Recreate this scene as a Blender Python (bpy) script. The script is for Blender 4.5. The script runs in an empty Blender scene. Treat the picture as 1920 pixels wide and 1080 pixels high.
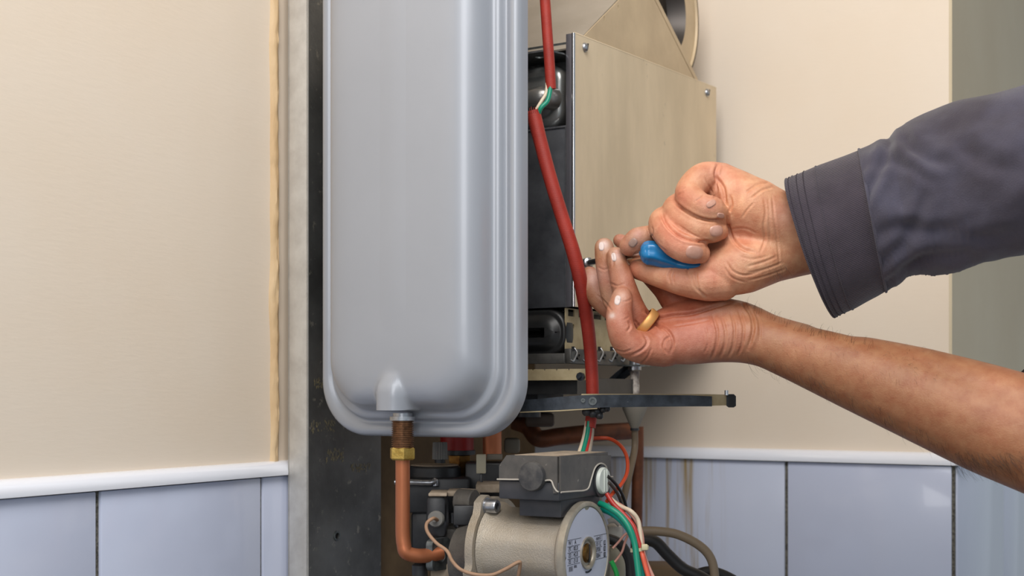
import bpy, bmesh, math, random
import numpy as np
from mathutils import Vector, Matrix, noise
from mathutils.bvhtree import BVHTree
random.seed(7); rng = np.random.default_rng(7)
SC = bpy.context.scene; COL = SC.collection
ZC = 1.35                     # camera height
F = 2400.0; HZ = 740.0        # focal length in pixels, horizon row
S3 = math.sqrt(3)/2

# ------------------------------------------------------------ camera, light, exposure
cam_d = bpy.data.cameras.new('camera'); cam = bpy.data.objects.new('camera', cam_d); COL.objects.link(cam)
cam.location = (0, 0, ZC); cam.rotation_euler = (math.pi/2, 0, 0)
cam_d.sensor_width = 36; cam_d.lens = F*36/1920; cam_d.shift_y = (HZ-540)/1920
cam_d.clip_start = 0.05
cam_d.dof.use_dof = True; cam_d.dof.focus_distance = 1.0; cam_d.dof.aperture_fstop = 9
SC.camera = cam
w = bpy.data.worlds.new('world'); SC.world = w; w.use_nodes = True
w.node_tree.nodes['Background'].inputs[0].default_value = (0.80, 0.90, 1.0, 1)
w.node_tree.nodes['Background'].inputs[1].default_value = 0.46
def area(name, loc, aim, size, size_y, power, col):
    l = bpy.data.lights.new(name, 'AREA'); l.shape = 'RECTANGLE'; l.size = size; l.size_y = size_y
    l.energy = power; l.color = col
    o = bpy.data.objects.new(name, l); COL.objects.link(o); o.location = loc
    o.rotation_euler = (Vector(aim)-Vector(loc)).to_track_quat('-Z', 'Y').to_euler()
    return o
area('key_light', (0.03, 0.16, ZC+1.02), (0.0, 1.10, ZC+0.0), 0.8, 0.6, 14.5, (1.0, 0.975, 0.95))  # unseen overhead key light, not a window
area('fill_light', (-0.35, -0.9, ZC+0.55), (-0.1, 1.2, ZC-0.05), 0.8, 0.8, 8, (1.0, 0.98, 0.965))  # unseen fill added behind the camera, evens out the walls
SC.view_settings.view_transform = 'Standard'; SC.view_settings.look = 'None'
SC.view_settings.exposure = 0.0; SC.view_settings.gamma = 1; SC.view_settings.use_curve_mapping = False

# ------------------------------------------------------------ coordinates
# the boiler frame: U to the right along the back wall, V into it, W up; W=0 at eye height
def w2f(p): x, y, z = p; return (x*S3-y*0.5, x*0.5+y*S3, z)
def f2w(p): u, v, z = p; return (u*S3+v*0.5, -u*0.5+v*S3, z)
def D(px, py, d): return w2f(((px-960)/F*d, d, (HZ-py)/F*d))
def atV(px, py, V):
    r = (px-960)/F; return D(px, py, V/(0.5*r+S3))
def atU(px, py, U):
    r = (px-960)/F; return D(px, py, U/(S3*r-0.5))
def X(px, py, d): return Vector(((px-960)/F*d, d, (HZ-py)/F*d))   # person frame: world axes, eye height 0

# ------------------------------------------------------------ materials
def lin(c):
    return tuple(((v/255)/12.92 if v/255 <= 0.04045 else ((v/255+0.055)/1.055)**2.4) for v in c)+(1,)
MATS = {}
def mat(name, col, rough=0.5, metal=0.0, col2=None, scale=30, stretch=(1,1,1), detail=6, lo=0.35, hi=0.65,
        bump=0.0, bscale=200, bstretch=None, spots=None, sscale=60, sthr=0.62, coat=0, sss=0, attr=False, rvar=0.0, aniso=0):
    m = bpy.data.materials.new(name); m.use_nodes = True; nt = m.node_tree; N = nt.nodes; L = nt.links
    b = N['Principled BSDF']; b.inputs['Roughness'].default_value = rough; b.inputs['Metallic'].default_value = metal
    b.inputs['Coat Weight'].default_value = coat
    tc = N.new('ShaderNodeTexCoord')
    def nz(sc, st, det=6, rg=0.6):
        mp = N.new('ShaderNodeMapping'); mp.inputs['Scale'].default_value = st
        L.new(tc.outputs['Object'], mp.inputs['Vector'])
        n = N.new('ShaderNodeTexNoise'); n.inputs['Scale'].default_value = sc; n.inputs['Detail'].default_value = det
        n.inputs['Roughness'].default_value = rg
        L.new(mp.outputs[0], n.inputs['Vector']); return n.outputs['Fac']
    def ramp(src, a, bb):
        r = N.new('ShaderNodeMapRange'); r.inputs['From Min'].default_value = a; r.inputs['From Max'].default_value = bb
        L.new(src, r.inputs['Value']); return r.outputs['Result']
    def mix(fac, c1, c2, mode='MIX'):
        x = N.new('ShaderNodeMix'); x.data_type = 'RGBA'; x.blend_type = mode
        if isinstance(fac, (int, float)): x.inputs[0].default_value = fac
        else: L.new(fac, x.inputs[0])
        for i, c in ((6, c1), (7, c2)):
            if isinstance(c, tuple): x.inputs[i].default_value = c
            else: L.new(c, x.inputs[i])
        return x.outputs[2]
    cur = lin(col)
    if attr:
        a = N.new('ShaderNodeVertexColor'); a.layer_name = 'tint'; cur = a.outputs['Color']
    if col2 is not None:
        if attr: cur = mix(ramp(nz(scale, stretch, detail), lo, hi), cur, mix(1.0, cur, lin(col2), 'MULTIPLY'))
        else: cur = mix(ramp(nz(scale, stretch, detail), lo, hi), cur, lin(col2))
    if spots is not None:
        cur = mix(ramp(nz(sscale, (1,1,1), 8, 0.7), sthr, sthr+0.06), cur, lin(spots))
    if isinstance(cur, tuple): b.inputs['Base Color'].default_value = cur
    else: L.new(cur, b.inputs['Base Color'])
    if rvar:
        L.new(ramp(nz(scale*1.7, stretch, 5), 0.5-0.5/rvar*0.1, 0.5+0.5/rvar*0.1), N.new('ShaderNodeMath').inputs[0])
        mm = [n for n in N if n.type == 'MATH'][-1]; mm.operation = 'MULTIPLY_ADD'
        mm.inputs[1].default_value = rvar; mm.inputs[2].default_value = rough-rvar/2
        L.new(mm.outputs[0], b.inputs['Roughness'])
    if bump:
        bn = N.new('ShaderNodeBump'); bn.inputs['Strength'].default_value = bump; bn.inputs['Distance'].default_value = 0.001
        L.new(nz(bscale, bstretch or stretch, 6), bn.inputs['Height']); L.new(bn.outputs[0], b.inputs['Normal'])
    if sss:
        b.inputs['Subsurface Weight'].default_value = sss; b.inputs['Subsurface Radius'].default_value = (0.006, 0.0025, 0.0012)
        b.inputs['Subsurface Scale'].default_value = 1.0
    if aniso: b.inputs['Anisotropic'].default_value = aniso
    MATS[name] = m; return m
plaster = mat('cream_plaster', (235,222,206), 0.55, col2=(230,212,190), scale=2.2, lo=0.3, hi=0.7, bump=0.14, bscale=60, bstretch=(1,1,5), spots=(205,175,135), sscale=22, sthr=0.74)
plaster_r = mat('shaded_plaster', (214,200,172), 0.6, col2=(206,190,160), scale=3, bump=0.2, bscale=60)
tile_m = mat('tile_glaze', (204,210,230), 0.2, col2=(196,203,224), scale=3, coat=0.3)
tile_stain_shade = mat('stained_shaded_tile_glaze', (198,204,222), 0.2, col2=(162,140,100), scale=5, stretch=(14,14,0.45), lo=0.50, hi=0.64, spots=(120,104,84), sscale=70, sthr=0.72)  # stain streaks, their brown also painting shadow and reflection beside the boiler
trim_m = mat('white_glazed_trim', (236,238,246), 0.18, coat=0.4)
grout = mat('grey_grout', (120,116,106), 0.9, col2=(60,58,52), scale=400, bump=0.8, bscale=500)
caulk = mat('ochre_filler', (214,186,146), 0.6, col2=(200,166,122), scale=40, stretch=(1,1,0.2), bump=1.0, bscale=160, bstretch=(1,1,0.25), spots=(205,205,215), sscale=14, sthr=0.66)
floor_m = mat('floor_tile', (120,112,100), 0.5, col2=(100,92,84), scale=8)
ceil_m = mat('ceiling_paint', (232,226,214), 0.8)
galv_light = mat('galvanised_flange', (205,202,196), 0.42, 0.35, col2=(188,184,178), scale=60, bump=0.1, bscale=300)
galv_dark = mat('dark_galvanised_sheet', (112,112,110), 0.42, 0.65, col2=(84,84,82), scale=14, rvar=0.2, bump=0.25, bscale=260, spots=(146,142,132), sscale=90, sthr=0.60)
ves_m = mat('grey_vessel_enamel', (164,168,176), 0.36, 0.2, coat=0.15, col2=(158,162,170), scale=4)
rust = mat('brown_thread_metal', (150,108,76), 0.38, 0.7, col2=(100,70,48), scale=300)
zinc = mat('zinc_plate', (190,192,196), 0.28, 0.9, col2=(160,162,166), scale=200)
zinc_dark = mat('dull_zinc', (120,124,124), 0.45, 0.8, col2=(88,92,92), scale=160, bump=0.1)
brass = mat('brass', (206,176,96), 0.38, 0.75, col2=(176,144,70), scale=200, bump=0.4, bscale=500)
brass_dark = mat('brass_screw_metal', (150,112,58), 0.35, 0.9, col2=(104,68,34), scale=150)
copper = mat('copper', (186,116,80), 0.42, 0.6, col2=(172,102,68), scale=40, stretch=(1,1,0.3), bump=0.1, spots=(206,150,120), sscale=50, sthr=0.64)
copper_dark = mat('tarnished_copper', (128,76,50), 0.5, 0.6, col2=(92,58,42), scale=60)
sheet = mat('dusty_steel_sheet', (226,206,174), 0.45, 0.1, col2=(206,187,156), scale=16, stretch=(1,1,0.35), bump=0.25, bscale=420, bstretch=(4,4,0.15), spots=(150,138,120), sscale=24, sthr=0.64)
hood_m = mat('dusty_hood_sheet', (206,184,150), 0.5, 0.12, col2=(190,168,136), scale=20, spots=(138,118,96), sscale=30, sthr=0.66, bump=0.1)
hood_pale = mat('pale_hood_sheet', (176,167,154), 0.5, 0.15, col2=(160,150,136), scale=10, spots=(120,108,96), sscale=30, sthr=0.70)
steel_edge = mat('bright_edge_sheet', (168,166,172), 0.3, 0.8, col2=(130,126,134), scale=40, stretch=(1,1,0.1))
steel_front = mat('dark_front_sheet', (112,114,118), 0.36, 0.7, col2=(82,84,88), scale=26, spots=(176,176,176), sscale=18, sthr=0.68, bump=0.1)
pressed = mat('pressed_grey_steel', (160,162,160), 0.28, 0.65, col2=(126,126,124), scale=20, spots=(150,148,140), sscale=80, sthr=0.70)
dark_pressed = mat('sooty_pressed_steel', (62,62,62), 0.35, 0.5, col2=(44,44,44), scale=30)
beige_sheet = mat('beige_burner_sheet', (190,174,138), 0.55, 0.2, col2=(170,152,116), scale=60, spots=(130,112,84), sscale=90, sthr=0.66)
black = mat('black_plastic', (34,35,38), 0.4, col2=(48,48,50), scale=60, spots=(120,120,118), sscale=130, sthr=0.72, bump=0.1)
black_metal = mat('worn_black_strap', (40,44,50), 0.35, 0.3, col2=(70,76,84), scale=70, spots=(150,152,156), sscale=90, sthr=0.68)
term_m = mat('dusty_charcoal_plastic', (74,72,70), 0.5, col2=(92,88,84), scale=60, spots=(150,144,136), sscale=150, sthr=0.64, bump=0.1)
term_low = mat('charcoal_plastic', (50,52,56), 0.45, col2=(62,62,66), scale=60, spots=(120,118,116), sscale=160, sthr=0.73)
dust = mat('settled_dust', (178,162,142), 0.9, col2=(150,134,116), scale=120)
cast = mat('dusty_cast_aluminium', (178,170,158), 0.45, 0.45, col2=(164,152,134), scale=26, bump=0.5, bscale=900, bstretch=(1,1,1))
cast_dark = mat('grey_cast_iron', (96,92,86), 0.55, 0.3, col2=(78,74,70), scale=50, bump=0.4, bscale=600)
paper = mat('label_paper', (190,194,212), 0.45)
ink = mat('label_ink', (40,42,52), 0.6)
dial = mat('white_dial_plastic', (206,212,204), 0.35)
ringm = mat('disc_rim_metal', (176,168,154), 0.42, 0.5, col2=(150,142,128), scale=80)
red_sl = mat('red_braided_sleeve', (166,48,34), 0.55, col2=(142,36,24), scale=40, bump=0.0)
def braid(m):
    nt = m.node_tree; N = nt.nodes; L = nt.links; b = N['Principled BSDF']
    tc = N.new('ShaderNodeTexCoord'); wv = N.new('ShaderNodeTexWave'); wv.bands_direction = 'Z'
    wv.inputs['Scale'].default_value = 420; wv.inputs['Distortion'].default_value = 1.5
    wv.inputs['Detail Scale'].default_value = 8
    L.new(tc.outputs['Object'], wv.inputs['Vector'])
    bn = N.new('ShaderNodeBump'); bn.inputs['Strength'].default_value = 0.3; bn.inputs['Distance'].default_value = 0.0004
    L.new(wv.outputs['Fac'], bn.inputs['Height']); L.new(bn.outputs[0], b.inputs['Normal'])
braid(red_sl)
w_green = mat('green_insulation', (16,136,108), 0.4)
w_white = mat('cream_insulation', (214,196,172), 0.5)
w_pink = mat('pink_insulation', (206,150,134), 0.5)
w_red = mat('red_insulation', (176,48,40), 0.4)
w_orange = mat('orange_red_insulation', (196,72,36), 0.4)
w_black = mat('black_insulation', (30,28,28), 0.45)
w_grey = mat('grey_brown_cable', (120,104,84), 0.55)
w_dust = mat('dusty_capillary', (168,134,108), 0.6, col2=(146,116,92), scale=60)
ceramic = mat('sooty_ceramic', (196,188,178), 0.4, col2=(110,98,92), scale=60, lo=0.45, hi=0.6)
boot = mat('grey_rubber_boot', (138,132,120), 0.6)
tie_m = mat('natural_nylon', (206,196,160), 0.4)
white_block = mat('cream_connector', (190,182,158), 0.6)
redcap = mat('red_cap_plastic', (150,26,22), 0.45)
greycap = mat('grey_cap_plastic', (118,116,112), 0.5)
blue = mat('blue_handle_plastic', (8,118,176), 0.3, coat=0.3, col2=(6,104,160), scale=60)
chrome = mat('polished_steel', (200,200,200), 0.15, 1.0)
skin = mat('skin', (210,150,120), 0.47, attr=True, col2=(226,196,186), scale=110, lo=0.3, hi=0.75, bump=0.35, bscale=900, sss=0.12)
nail_m = mat('fingernail', (208,160,142), 0.28, col2=(190,140,120), scale=90)
gold = mat('gold_ring_metal', (218,162,96), 0.45, 0.5)
hair_m = mat('dark_body_hair', (52,36,26), 0.6)
cloth = mat('faded_navy_cotton', (58,52,62), 0.95, col2=(78,76,92), scale=14, lo=0.4, hi=0.7, bump=0.5, bscale=1100)
rib_m = mat('ribbed_cuff_cotton', (54,47,56), 0.95, col2=(66,58,68), scale=30)
def ribs(m, sc=260):
    nt = m.node_tree; N = nt.nodes; L = nt.links; b = N['Principled BSDF']
    tc = N.new('ShaderNodeTexCoord'); mp = N.new('ShaderNodeMapping'); mp.inputs['Rotation'].default_value = (0, math.radians(24), 0)
    wv = N.new('ShaderNodeTexWave'); wv.bands_direction = 'Z'; wv.inputs['Scale'].default_value = sc; wv.inputs['Distortion'].default_value = 1
    L.new(tc.outputs['Object'], mp.inputs[0]); L.new(mp.outputs[0], wv.inputs['Vector'])
    bn = N.new('ShaderNodeBump'); bn.inputs['Strength'].default_value = 0.5; bn.inputs['Distance'].default_value = 0.0008
    L.new(wv.outputs['Fac'], bn.inputs['Height']); L.new(bn.outputs[0], b.inputs['Normal'])
ribs(rib_m)
thread_m = mat('dark_stitching', (58,52,60), 0.9)
for mm_ in (cloth, rib_m):
    mm_.node_tree.nodes['Principled BSDF'].inputs['Sheen Weight'].default_value = 0.25

# ------------------------------------------------------------ mesh building
class MB:
    def __init__(s): s.v = []; s.f = []
    def add(s, v, f):
        n = len(s.v); s.v += [tuple(p) for p in v]; s.f += [tuple(i+n for i in q) for q in f]; return s
    def box(s, a, b, ch=0.0):
        (x0,y0,z0),(x1,y1,z1) = [tuple(map(min, zip(a,b))), tuple(map(max, zip(a,b)))]
        if ch <= 0:
            v = [(x,y,z) for x in (x0,x1) for y in (y0,y1) for z in (z0,z1)]
            return s.add(v, [(0,1,3,2),(4,6,7,5),(0,4,5,1),(2,3,7,6),(0,2,6,4),(1,5,7,3)])
        bm = bmesh.new(); bmesh.ops.create_cube(bm, size=1)
        for q in bm.verts: q.co = Vector(((x0+x1)/2+q.co.x*(x1-x0), (y0+y1)/2+q.co.y*(y1-y0), (z0+z1)/2+q.co.z*(z1-z0)))
        bmesh.ops.bevel(bm, geom=list(bm.edges), offset=ch, segments=2, affect='EDGES', profile=0.5)
        bm.verts.index_update(); v = [tuple(q.co) for q in bm.verts]; f = [tuple(q.index for q in k.verts) for k in bm.faces]
        bm.free(); return s.add(v, f)
    def rings(s, R, closed=True, cap0=True, cap1=True):
        n = len(R[0]); v = [p for r in R for p in r]; f = []
        for i in range(len(R)-1):
            for j in range(n if closed else n-1):
                k = (j+1) % n; f.append((i*n+j, i*n+k, (i+1)*n+k, (i+1)*n+j))
        if cap0: f.append(tuple(range(n-1, -1, -1)))
        if cap1: f.append(tuple((len(R)-1)*n+j for j in range(n)))
        return s.add(v, f)
    def tube(s, pts, r, seg=14, sub=6, smooth=True, ecc=None):
        P = [Vector(p) for p in pts]; rr = r if isinstance(r, (list, tuple)) else [r]*len(P)
        if smooth and len(P) > 2: P, rr = catmull(P, rr, sub)
        R = []; up = None
        for i, p in enumerate(P):
            t = (P[min(i+1, len(P)-1)]-P[max(i-1, 0)])
            t = t.normalized() if t.length > 1e-9 else Vector((0,0,1))
            if up is None:
                up = Vector((0,0,1)) if abs(t.z) < 0.9 else Vector((1,0,0))
            a = (up - t*up.dot(t)).normalized(); b = t.cross(a); up = a
            R.append([tuple(p + (a*math.cos(k*2*math.pi/seg) + b*math.sin(k*2*math.pi/seg))*rr[i]) for k in range(seg)])
        return s.rings(R)
    def lathe(s, O, axis, prof, seg=32, caps=True):
        O = Vector(O); t = Vector(axis).normalized(); up = Vector((0,0,1)) if abs(t.z) < 0.9 else Vector((1,0,0))
        a = (up-t*up.dot(t)).normalized(); b = t.cross(a)
        R = [[tuple(O+t*h+(a*math.cos(k*2*math.pi/seg)+b*math.sin(k*2*math.pi/seg))*r) for k in range(seg)] for h, r in prof]
        return s.rings(R, cap0=caps, cap1=caps)
    def sphere(s, O, r, seg=12, sc=(1,1,1)):
        R = []
        for i in range(1, seg):
            th = math.pi*i/seg
            R.append([(O[0]+sc[0]*r*math.sin(th)*math.cos(2*math.pi*j/(seg*2)), O[1]+sc[1]*r*math.sin(th)*math.sin(2*math.pi*j/(seg*2)), O[2]+sc[2]*r*math.cos(th)) for j in range(seg*2)])
        return s.rings(R)
    def plate(s, outer, holes, thick, fn):
        """2D outline with holes, extruded; fn(x, y, h) -> point"""
        cu = bpy.data.curves.new('t', 'CURVE'); cu.dimensions = '2D'; cu.fill_mode = 'BOTH'; cu.extrude = 0.5
        for pl in [outer]+list(holes):
            sp = cu.splines.new('POLY'); sp.points.add(len(pl)-1); sp.use_cyclic_u = True
            for i, q in enumerate(pl): sp.points[i].co = (q[0]*100, q[1]*100, 0, 1)
        o = bpy.data.objects.new('t', cu); me = bpy.data.meshes.new_from_object(o)
        bm = bmesh.new(); bm.from_mesh(me); bmesh.ops.remove_doubles(bm, verts=bm.verts, dist=1e-5); bm.verts.index_update()
        v = [fn(q.co.x/100, q.co.y/100, q.co.z*thick) for q in bm.verts]; f = [tuple(q.index for q in k.verts) for k in bm.faces]
        bm.free(); bpy.data.objects.remove(o); bpy.data.curves.remove(cu); bpy.data.meshes.remove(me)
        return s.add(v, f)
def catmull(P, rr, sub):
    Q = []; q = []
    for i in range(len(P)-1):
        a, b, c, d = P[max(i-1,0)], P[i], P[i+1], P[min(i+2, len(P)-1)]
        for k in range(sub):
            t = k/sub; t2 = t*t; t3 = t2*t
            Q.append(0.5*((2*b)+(c-a)*t+(2*a-5*b+4*c-d)*t2+(3*b-a-3*c+d)*t3)); q.append(rr[i]*(1-t)+rr[i+1]*t)
    Q.append(P[-1]); q.append(rr[-1]); return Q, q
def circ(cx, cy, r, n=20): return [(cx+r*math.cos(2*math.pi*k/n), cy+r*math.sin(2*math.pi*k/n)) for k in range(n)]
def rrect(x0, x1, y0, y1, r, n=8):
    P = []
    for cx, cy, a in ((x1-r, y1-r, 0), (x0+r, y1-r, 90), (x0+r, y0+r, 180), (x1-r, y0+r, 270)):
        for k in range(n+1): t = math.radians(a+90*k/n); P.append((cx+r*math.cos(t), cy+r*math.sin(t)))
    return P
ROT = -math.pi/6
BASE = {}
def tag(o, label=None, cat=None, group=None, kind=None):
    if label: o['label'] = label
    if cat: o['category'] = cat
    if group: o['group'] = group
    if kind: o['kind'] = kind
    return o
def mk_mesh(name, mb, m, base=(0,0,0), smooth=None):
    me = bpy.data.meshes.new(name)
    me.from_pydata([(p[0]-base[0], p[1]-base[1], p[2]-base[2]) for p in mb.v], [], mb.f)
    bm = bmesh.new(); bm.from_mesh(me); bmesh.ops.recalc_face_normals(bm, faces=bm.faces); bm.to_mesh(me); bm.free()
    me.materials.append(m)
    if smooth is not None:
        me.polygons.foreach_set('use_smooth', [True]*len(me.polygons)); me.set_sharp_from_angle(angle=math.radians(smooth))
    return me
def thing(name, label, cat, base, group=None):
    o = bpy.data.objects.new(name, None); COL.objects.link(o); o.empty_display_size = 0.02
    p = f2w(base); o.location = (p[0], p[1], p[2]+ZC); o.rotation_euler = (0, 0, ROT); BASE[o.name] = base
    return tag(o, label, cat, group)
def root_base(o):
    while o.parent: o = o.parent
    return BASE[o.name]
def part(name, mb, m, parent, smooth=35, label=None, kind=None):
    me = mk_mesh(name, mb, m, root_base(parent), smooth)
    o = bpy.data.objects.new(name, me); COL.objects.link(o); o.parent = parent
    return tag(o, label, kind=kind)
def solo(name, mb, m, label, cat, smooth=35, group=None, kind=None):
    A = np.array(mb.v); b = tuple((A.min(0)+A.max(0))/2)
    me = mk_mesh(name, mb, m, b, smooth); o = bpy.data.objects.new(name, me); COL.objects.link(o)
    p = f2w(b); o.location = (p[0], p[1], p[2]+ZC); o.rotation_euler = (0,0,ROT); BASE[o.name] = b
    return tag(o, label, cat, group, kind)

# ============================================================ the setting
UL = -0.754; VB = 1.351; UR = -0.2634; ZT = -0.0715; FLOOR = -ZC; CEIL = 1.5
def wallbox(name, a, b, m): return solo(name, MB().box(a, b), m, None, None, None, kind='structure')
wl = wallbox('wall_left', (UL-0.10, -1.2, FLOOR), (UL, VB, CEIL), plaster)
wb = wallbox('wall_back', (UL-0.10, VB, FLOOR), (UR-0.003, VB+0.10, CEIL), plaster)
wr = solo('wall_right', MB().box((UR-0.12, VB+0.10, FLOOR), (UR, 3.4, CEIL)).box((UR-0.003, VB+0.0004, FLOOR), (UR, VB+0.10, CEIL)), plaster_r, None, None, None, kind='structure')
wallbox('floor', (UL-0.10, -1.2, FLOOR-0.05), (2.6, 3.4, FLOOR), floor_m)
wallbox('ceiling', (UL-0.10, -1.2, CEIL), (2.6, 3.4, CEIL+0.05), ceil_m)
# tiles: glazed pieces on a grout bed; each tile a child of its wall
nt_ = tile_stain_shade.node_tree; mixn = [n for n in nt_.nodes if n.type == 'MIX'][0]; lk = mixn.inputs[0].links[0].from_socket
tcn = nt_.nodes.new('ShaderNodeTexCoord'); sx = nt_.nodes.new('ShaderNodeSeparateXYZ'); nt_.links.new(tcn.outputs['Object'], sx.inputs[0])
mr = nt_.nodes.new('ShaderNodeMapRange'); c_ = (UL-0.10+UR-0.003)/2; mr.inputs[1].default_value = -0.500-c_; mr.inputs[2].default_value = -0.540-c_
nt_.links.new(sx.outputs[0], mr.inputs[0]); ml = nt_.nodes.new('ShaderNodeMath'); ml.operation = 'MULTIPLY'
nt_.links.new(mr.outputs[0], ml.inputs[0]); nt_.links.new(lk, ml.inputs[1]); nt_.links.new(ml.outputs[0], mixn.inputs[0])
def tile(par, a, b, m=tile_m): part('tile', MB().box(a, b, 0.0012), m, par, 40)
TT = 0.006; H = 0.173
def grout_bed(par, a, b): part('grout', MB().box(a, b), grout, par, None)
grout_bed(wl, (UL, -0.4, ZT-0.9), (UL+0.0038, VB, ZT)); grout_bed(wb, (UL, VB-0.0038, ZT-0.9), (UR, VB, ZT))
grout_bed(wr, (UR, VB-0.006, ZT-0.9), (UR+0.0038, 2.6, ZT))
vj = [0.8587-0.1832*k for k in range(6, 0, -1)]+[0.8587, 1.042, 1.225, VB-0.006]
for row in range(3):
    z1 = ZT-0.001-row*(H+0.003); z0 = z1-H
    for a, b in zip(vj[:-1], vj[1:]):
        g = 0.0023 if a < 0.7 and b < 0.7 or abs(a-0.6755) < 0.01 else 0.0016
        tile(wl, (UL, a+g, z0), (UL+TT+0.0006*((row+int(a*50)) % 2), b-g*0.8, z1))
    us = [-0.7465, -0.6076, -0.4347, -0.2625]
    for i, (a, b) in enumerate(zip(us[:-1], us[1:])):
        tile(wb, (a+0.0018, VB, z0), (b-0.0018+(0.002 if i == 2 else 0), VB-TT-0.0004*i, z1), tile_stain_shade if i < 2 else tile_m)
    vs = [VB-0.004, 1.631, 1.80, 1.98, 2.16]
    for i, (a, b) in enumerate(zip(vs[:-1], vs[1:])):
        tile(wr, (UR, a+0.003 if i == 0 else a+0.001, z0), (UR+TT, b-0.001, z1))
# quarter round capping along the top of the tiles
def capping(name, p0, p1, out, hgt=0.0125, dep=0.011):
    prof = [(0,0)]+[(dep*math.cos(t)+0, hgt*math.sin(t)) for t in [math.pi/2*k/8 for k in range(9)]]
    prof = [(0, 0), (dep, 0.0), (dep*1.03, 0.003)]+[(dep*math.cos(math.pi/2*k/7), 0.003+(hgt-0.003)*math.sin(math.pi/2*k/7)) for k in range(1, 8)]
    R = []
    for P in (p0, p1): R.append([(P[0]+out[0]*a, P[1]+out[1]*a, ZT+b) for a, b in prof])
    return solo(name, MB().rings(R), trim_m, None, None, 50, kind='structure')
capping('trim_1', (UL, -0.4), (UL, VB), (1, 0))
capping('trim_2', (UL+0.011, VB), (UR+0.008, VB), (0, -1))
capping('trim_3', (UR, VB-0.008), (UR, 2.6), (1, 0))
# rough filler bead where the plaster meets the boiler casing
mb = MB(); R = []
for k in range(161):
    z = ZT+0.012+k*(0.62/160)
    n = noise.noise(Vector((3.1, 0, z*26)))*0.0016+noise.noise(Vector((9, 2, z*110)))*0.0010
    w0 = 0.876+0.0022*noise.noise(Vector((0, 5, z*18))); w1 = 0.8872
    r = []
    for j in range(9):
        t = j/8; r.append((UL-0.0005+(0.0045+n+0.0012*noise.noise(Vector((j*0.9, z*60, 1))))*math.sin(math.pi*t)**0.7, w0+(w1-w0)*t, z))
    R.append(r)
mb.rings(R, closed=False, cap0=False, cap1=False)
solo('trim_4', mb, caulk, None, None, 60, kind='structure')

# ============================================================ boiler casing
V0 = 0.888; UC = -0.7208
cas = thing('boiler_casing', 'galvanised sheet metal side of the opened boiler, pale front flange against the left wall', 'boiler casing', (UC, V0, -0.5))
fl = MB().box((-0.7430, V0, -0.42), (UC, V0+0.0015, 0.62), 0.0003)
fl.box((-0.7430, V0, -0.42), (-0.7418, V0+0.09, 0.62))
part('front_flange', fl, galv_light, cas, 40, label='smooth pale grey flange facing the room')
hc = atU(632, 1005, UC)
sp = MB().plate([(V0, -0.42), (0.998, -0.42), (0.998, 0.62), (V0, 0.62)], [circ(hc[1], hc[2], 0.0030)], 0.0012, lambda x, y, h: (UC-0.0008+h, x, y))
side = part('side_panel', sp, galv_dark, cas, 40, label='dark scratched inner face of the side sheet')
cl = MB().lathe((UC, hc[1], hc[2]), (1,0,0), [(-0.0005,0.0046),(0.0006,0.0046),(0.0006,0.0031),(-0.0008,0.0030)], 20, False)
part('hole_rim', cl, zinc_dark, side)
part('shadow_sheet', MB().box((UC-0.012, 1.0, -0.42), (UC-0.010, 1.32, 0.62)), mat('brown_wall_shadow', (120,96,66), 0.8, col2=(96,76,52), scale=20), cas, 40, label='brown sheet standing in for wall shadow behind the pipes')  # added sheet; the wall's shadow is put into its brown
# scratches and flecks of worn coating, shallow strokes standing on the sheet
sc = MB()
for cx, cy, wd, hh, n in ((601,716,24,18,46), (605,797,44,22,60), (628,852,34,26,60), (676,874,36,14,46)):
    for _ in range(n):
        x = cx+rng.uniform(-wd/2, wd/2); y = cy+rng.uniform(-hh/2, hh/2); a = rng.uniform(2, 6)
        p = atU(x, y, UC); dx = rng.uniform(-1.2, 1.2); q = atU(x+dx, y+a, UC); t = 0.00032
        sc.add([(UC+0.0002, p[1]-t, p[2]), (UC+0.0002, p[1]+t, p[2]), (UC+0.0002, q[1]+t, q[2]), (UC+0.0002, q[1]-t, q[2])], [(0,1,2,3)])
part('worn_marks', sc, mat('ochre_worn_coating', (150,138,104), 0.6), side, None, kind='stuff')

# ============================================================ expansion vessel
U0, U1, WB, WT = -0.6886, -0.4935, -0.0345, 0.56; VR = 0.8698
ves = thing('expansion_vessel', 'tall light grey rectangular steel expansion vessel with rounded corners, hanging in front of the boiler', 'expansion vessel', ((U0+U1)/2, VR, WB))
def vring(i, f, R0=0.046, n=14, m=46, boss=False):
    a, b, c, d = U0+i, U1-i, WB+i, WT-i; r = max(R0-i*0.35, 0.012); r = min(r, (b-a)/2-0.001, (d-c)/2)
    P = []
    cor = [(b-r, c+r, -90), (b-r, d-r, 0), (a+r, d-r, 90), (a+r, c+r, 180)]
    for q, (cx, cy, s) in enumerate(cor):
        for k in range(n+1):
            t = math.radians(s+90*k/n); P.append((cx+r*math.cos(t), cy+r*math.sin(t)))
        nx = cor[(q+1) % 4]; t2 = math.radians(nx[2]); e = P[-1]; g = (nx[0]+r*math.cos(t2), nx[1]+r*math.sin(t2))
        mm = m if q in (0, 2) else 24
        for k in range(1, mm): P.append((e[0]+(g[0]-e[0])*k/mm, e[1]+(g[1]-e[1])*k/mm))
    return [(x, VR-f, y) for x, y in P]
prof = [(0.000,-0.010),(0.0,-0.001),(0.0008,0.0022),(0.0028,0.0044),(0.0056,0.0052),(0.0084,0.0044),(0.0104,0.0026),(0.0118,0.0018),(0.0132,0.0024),(0.0142,0.0048),(0.0150,0.0075),(0.0164,0.0086),
        (0.0180,0.0090),(0.0200,0.0094),(0.0212,0.0108),(0.0220,0.0135),(0.0230,0.0170),(0.0245,0.0208),(0.0265,0.0244),(0.0290,0.0274),(0.0320,0.0298),(0.036,0.0318),(0.042,0.0333),(0.050,0.0342)]
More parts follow.
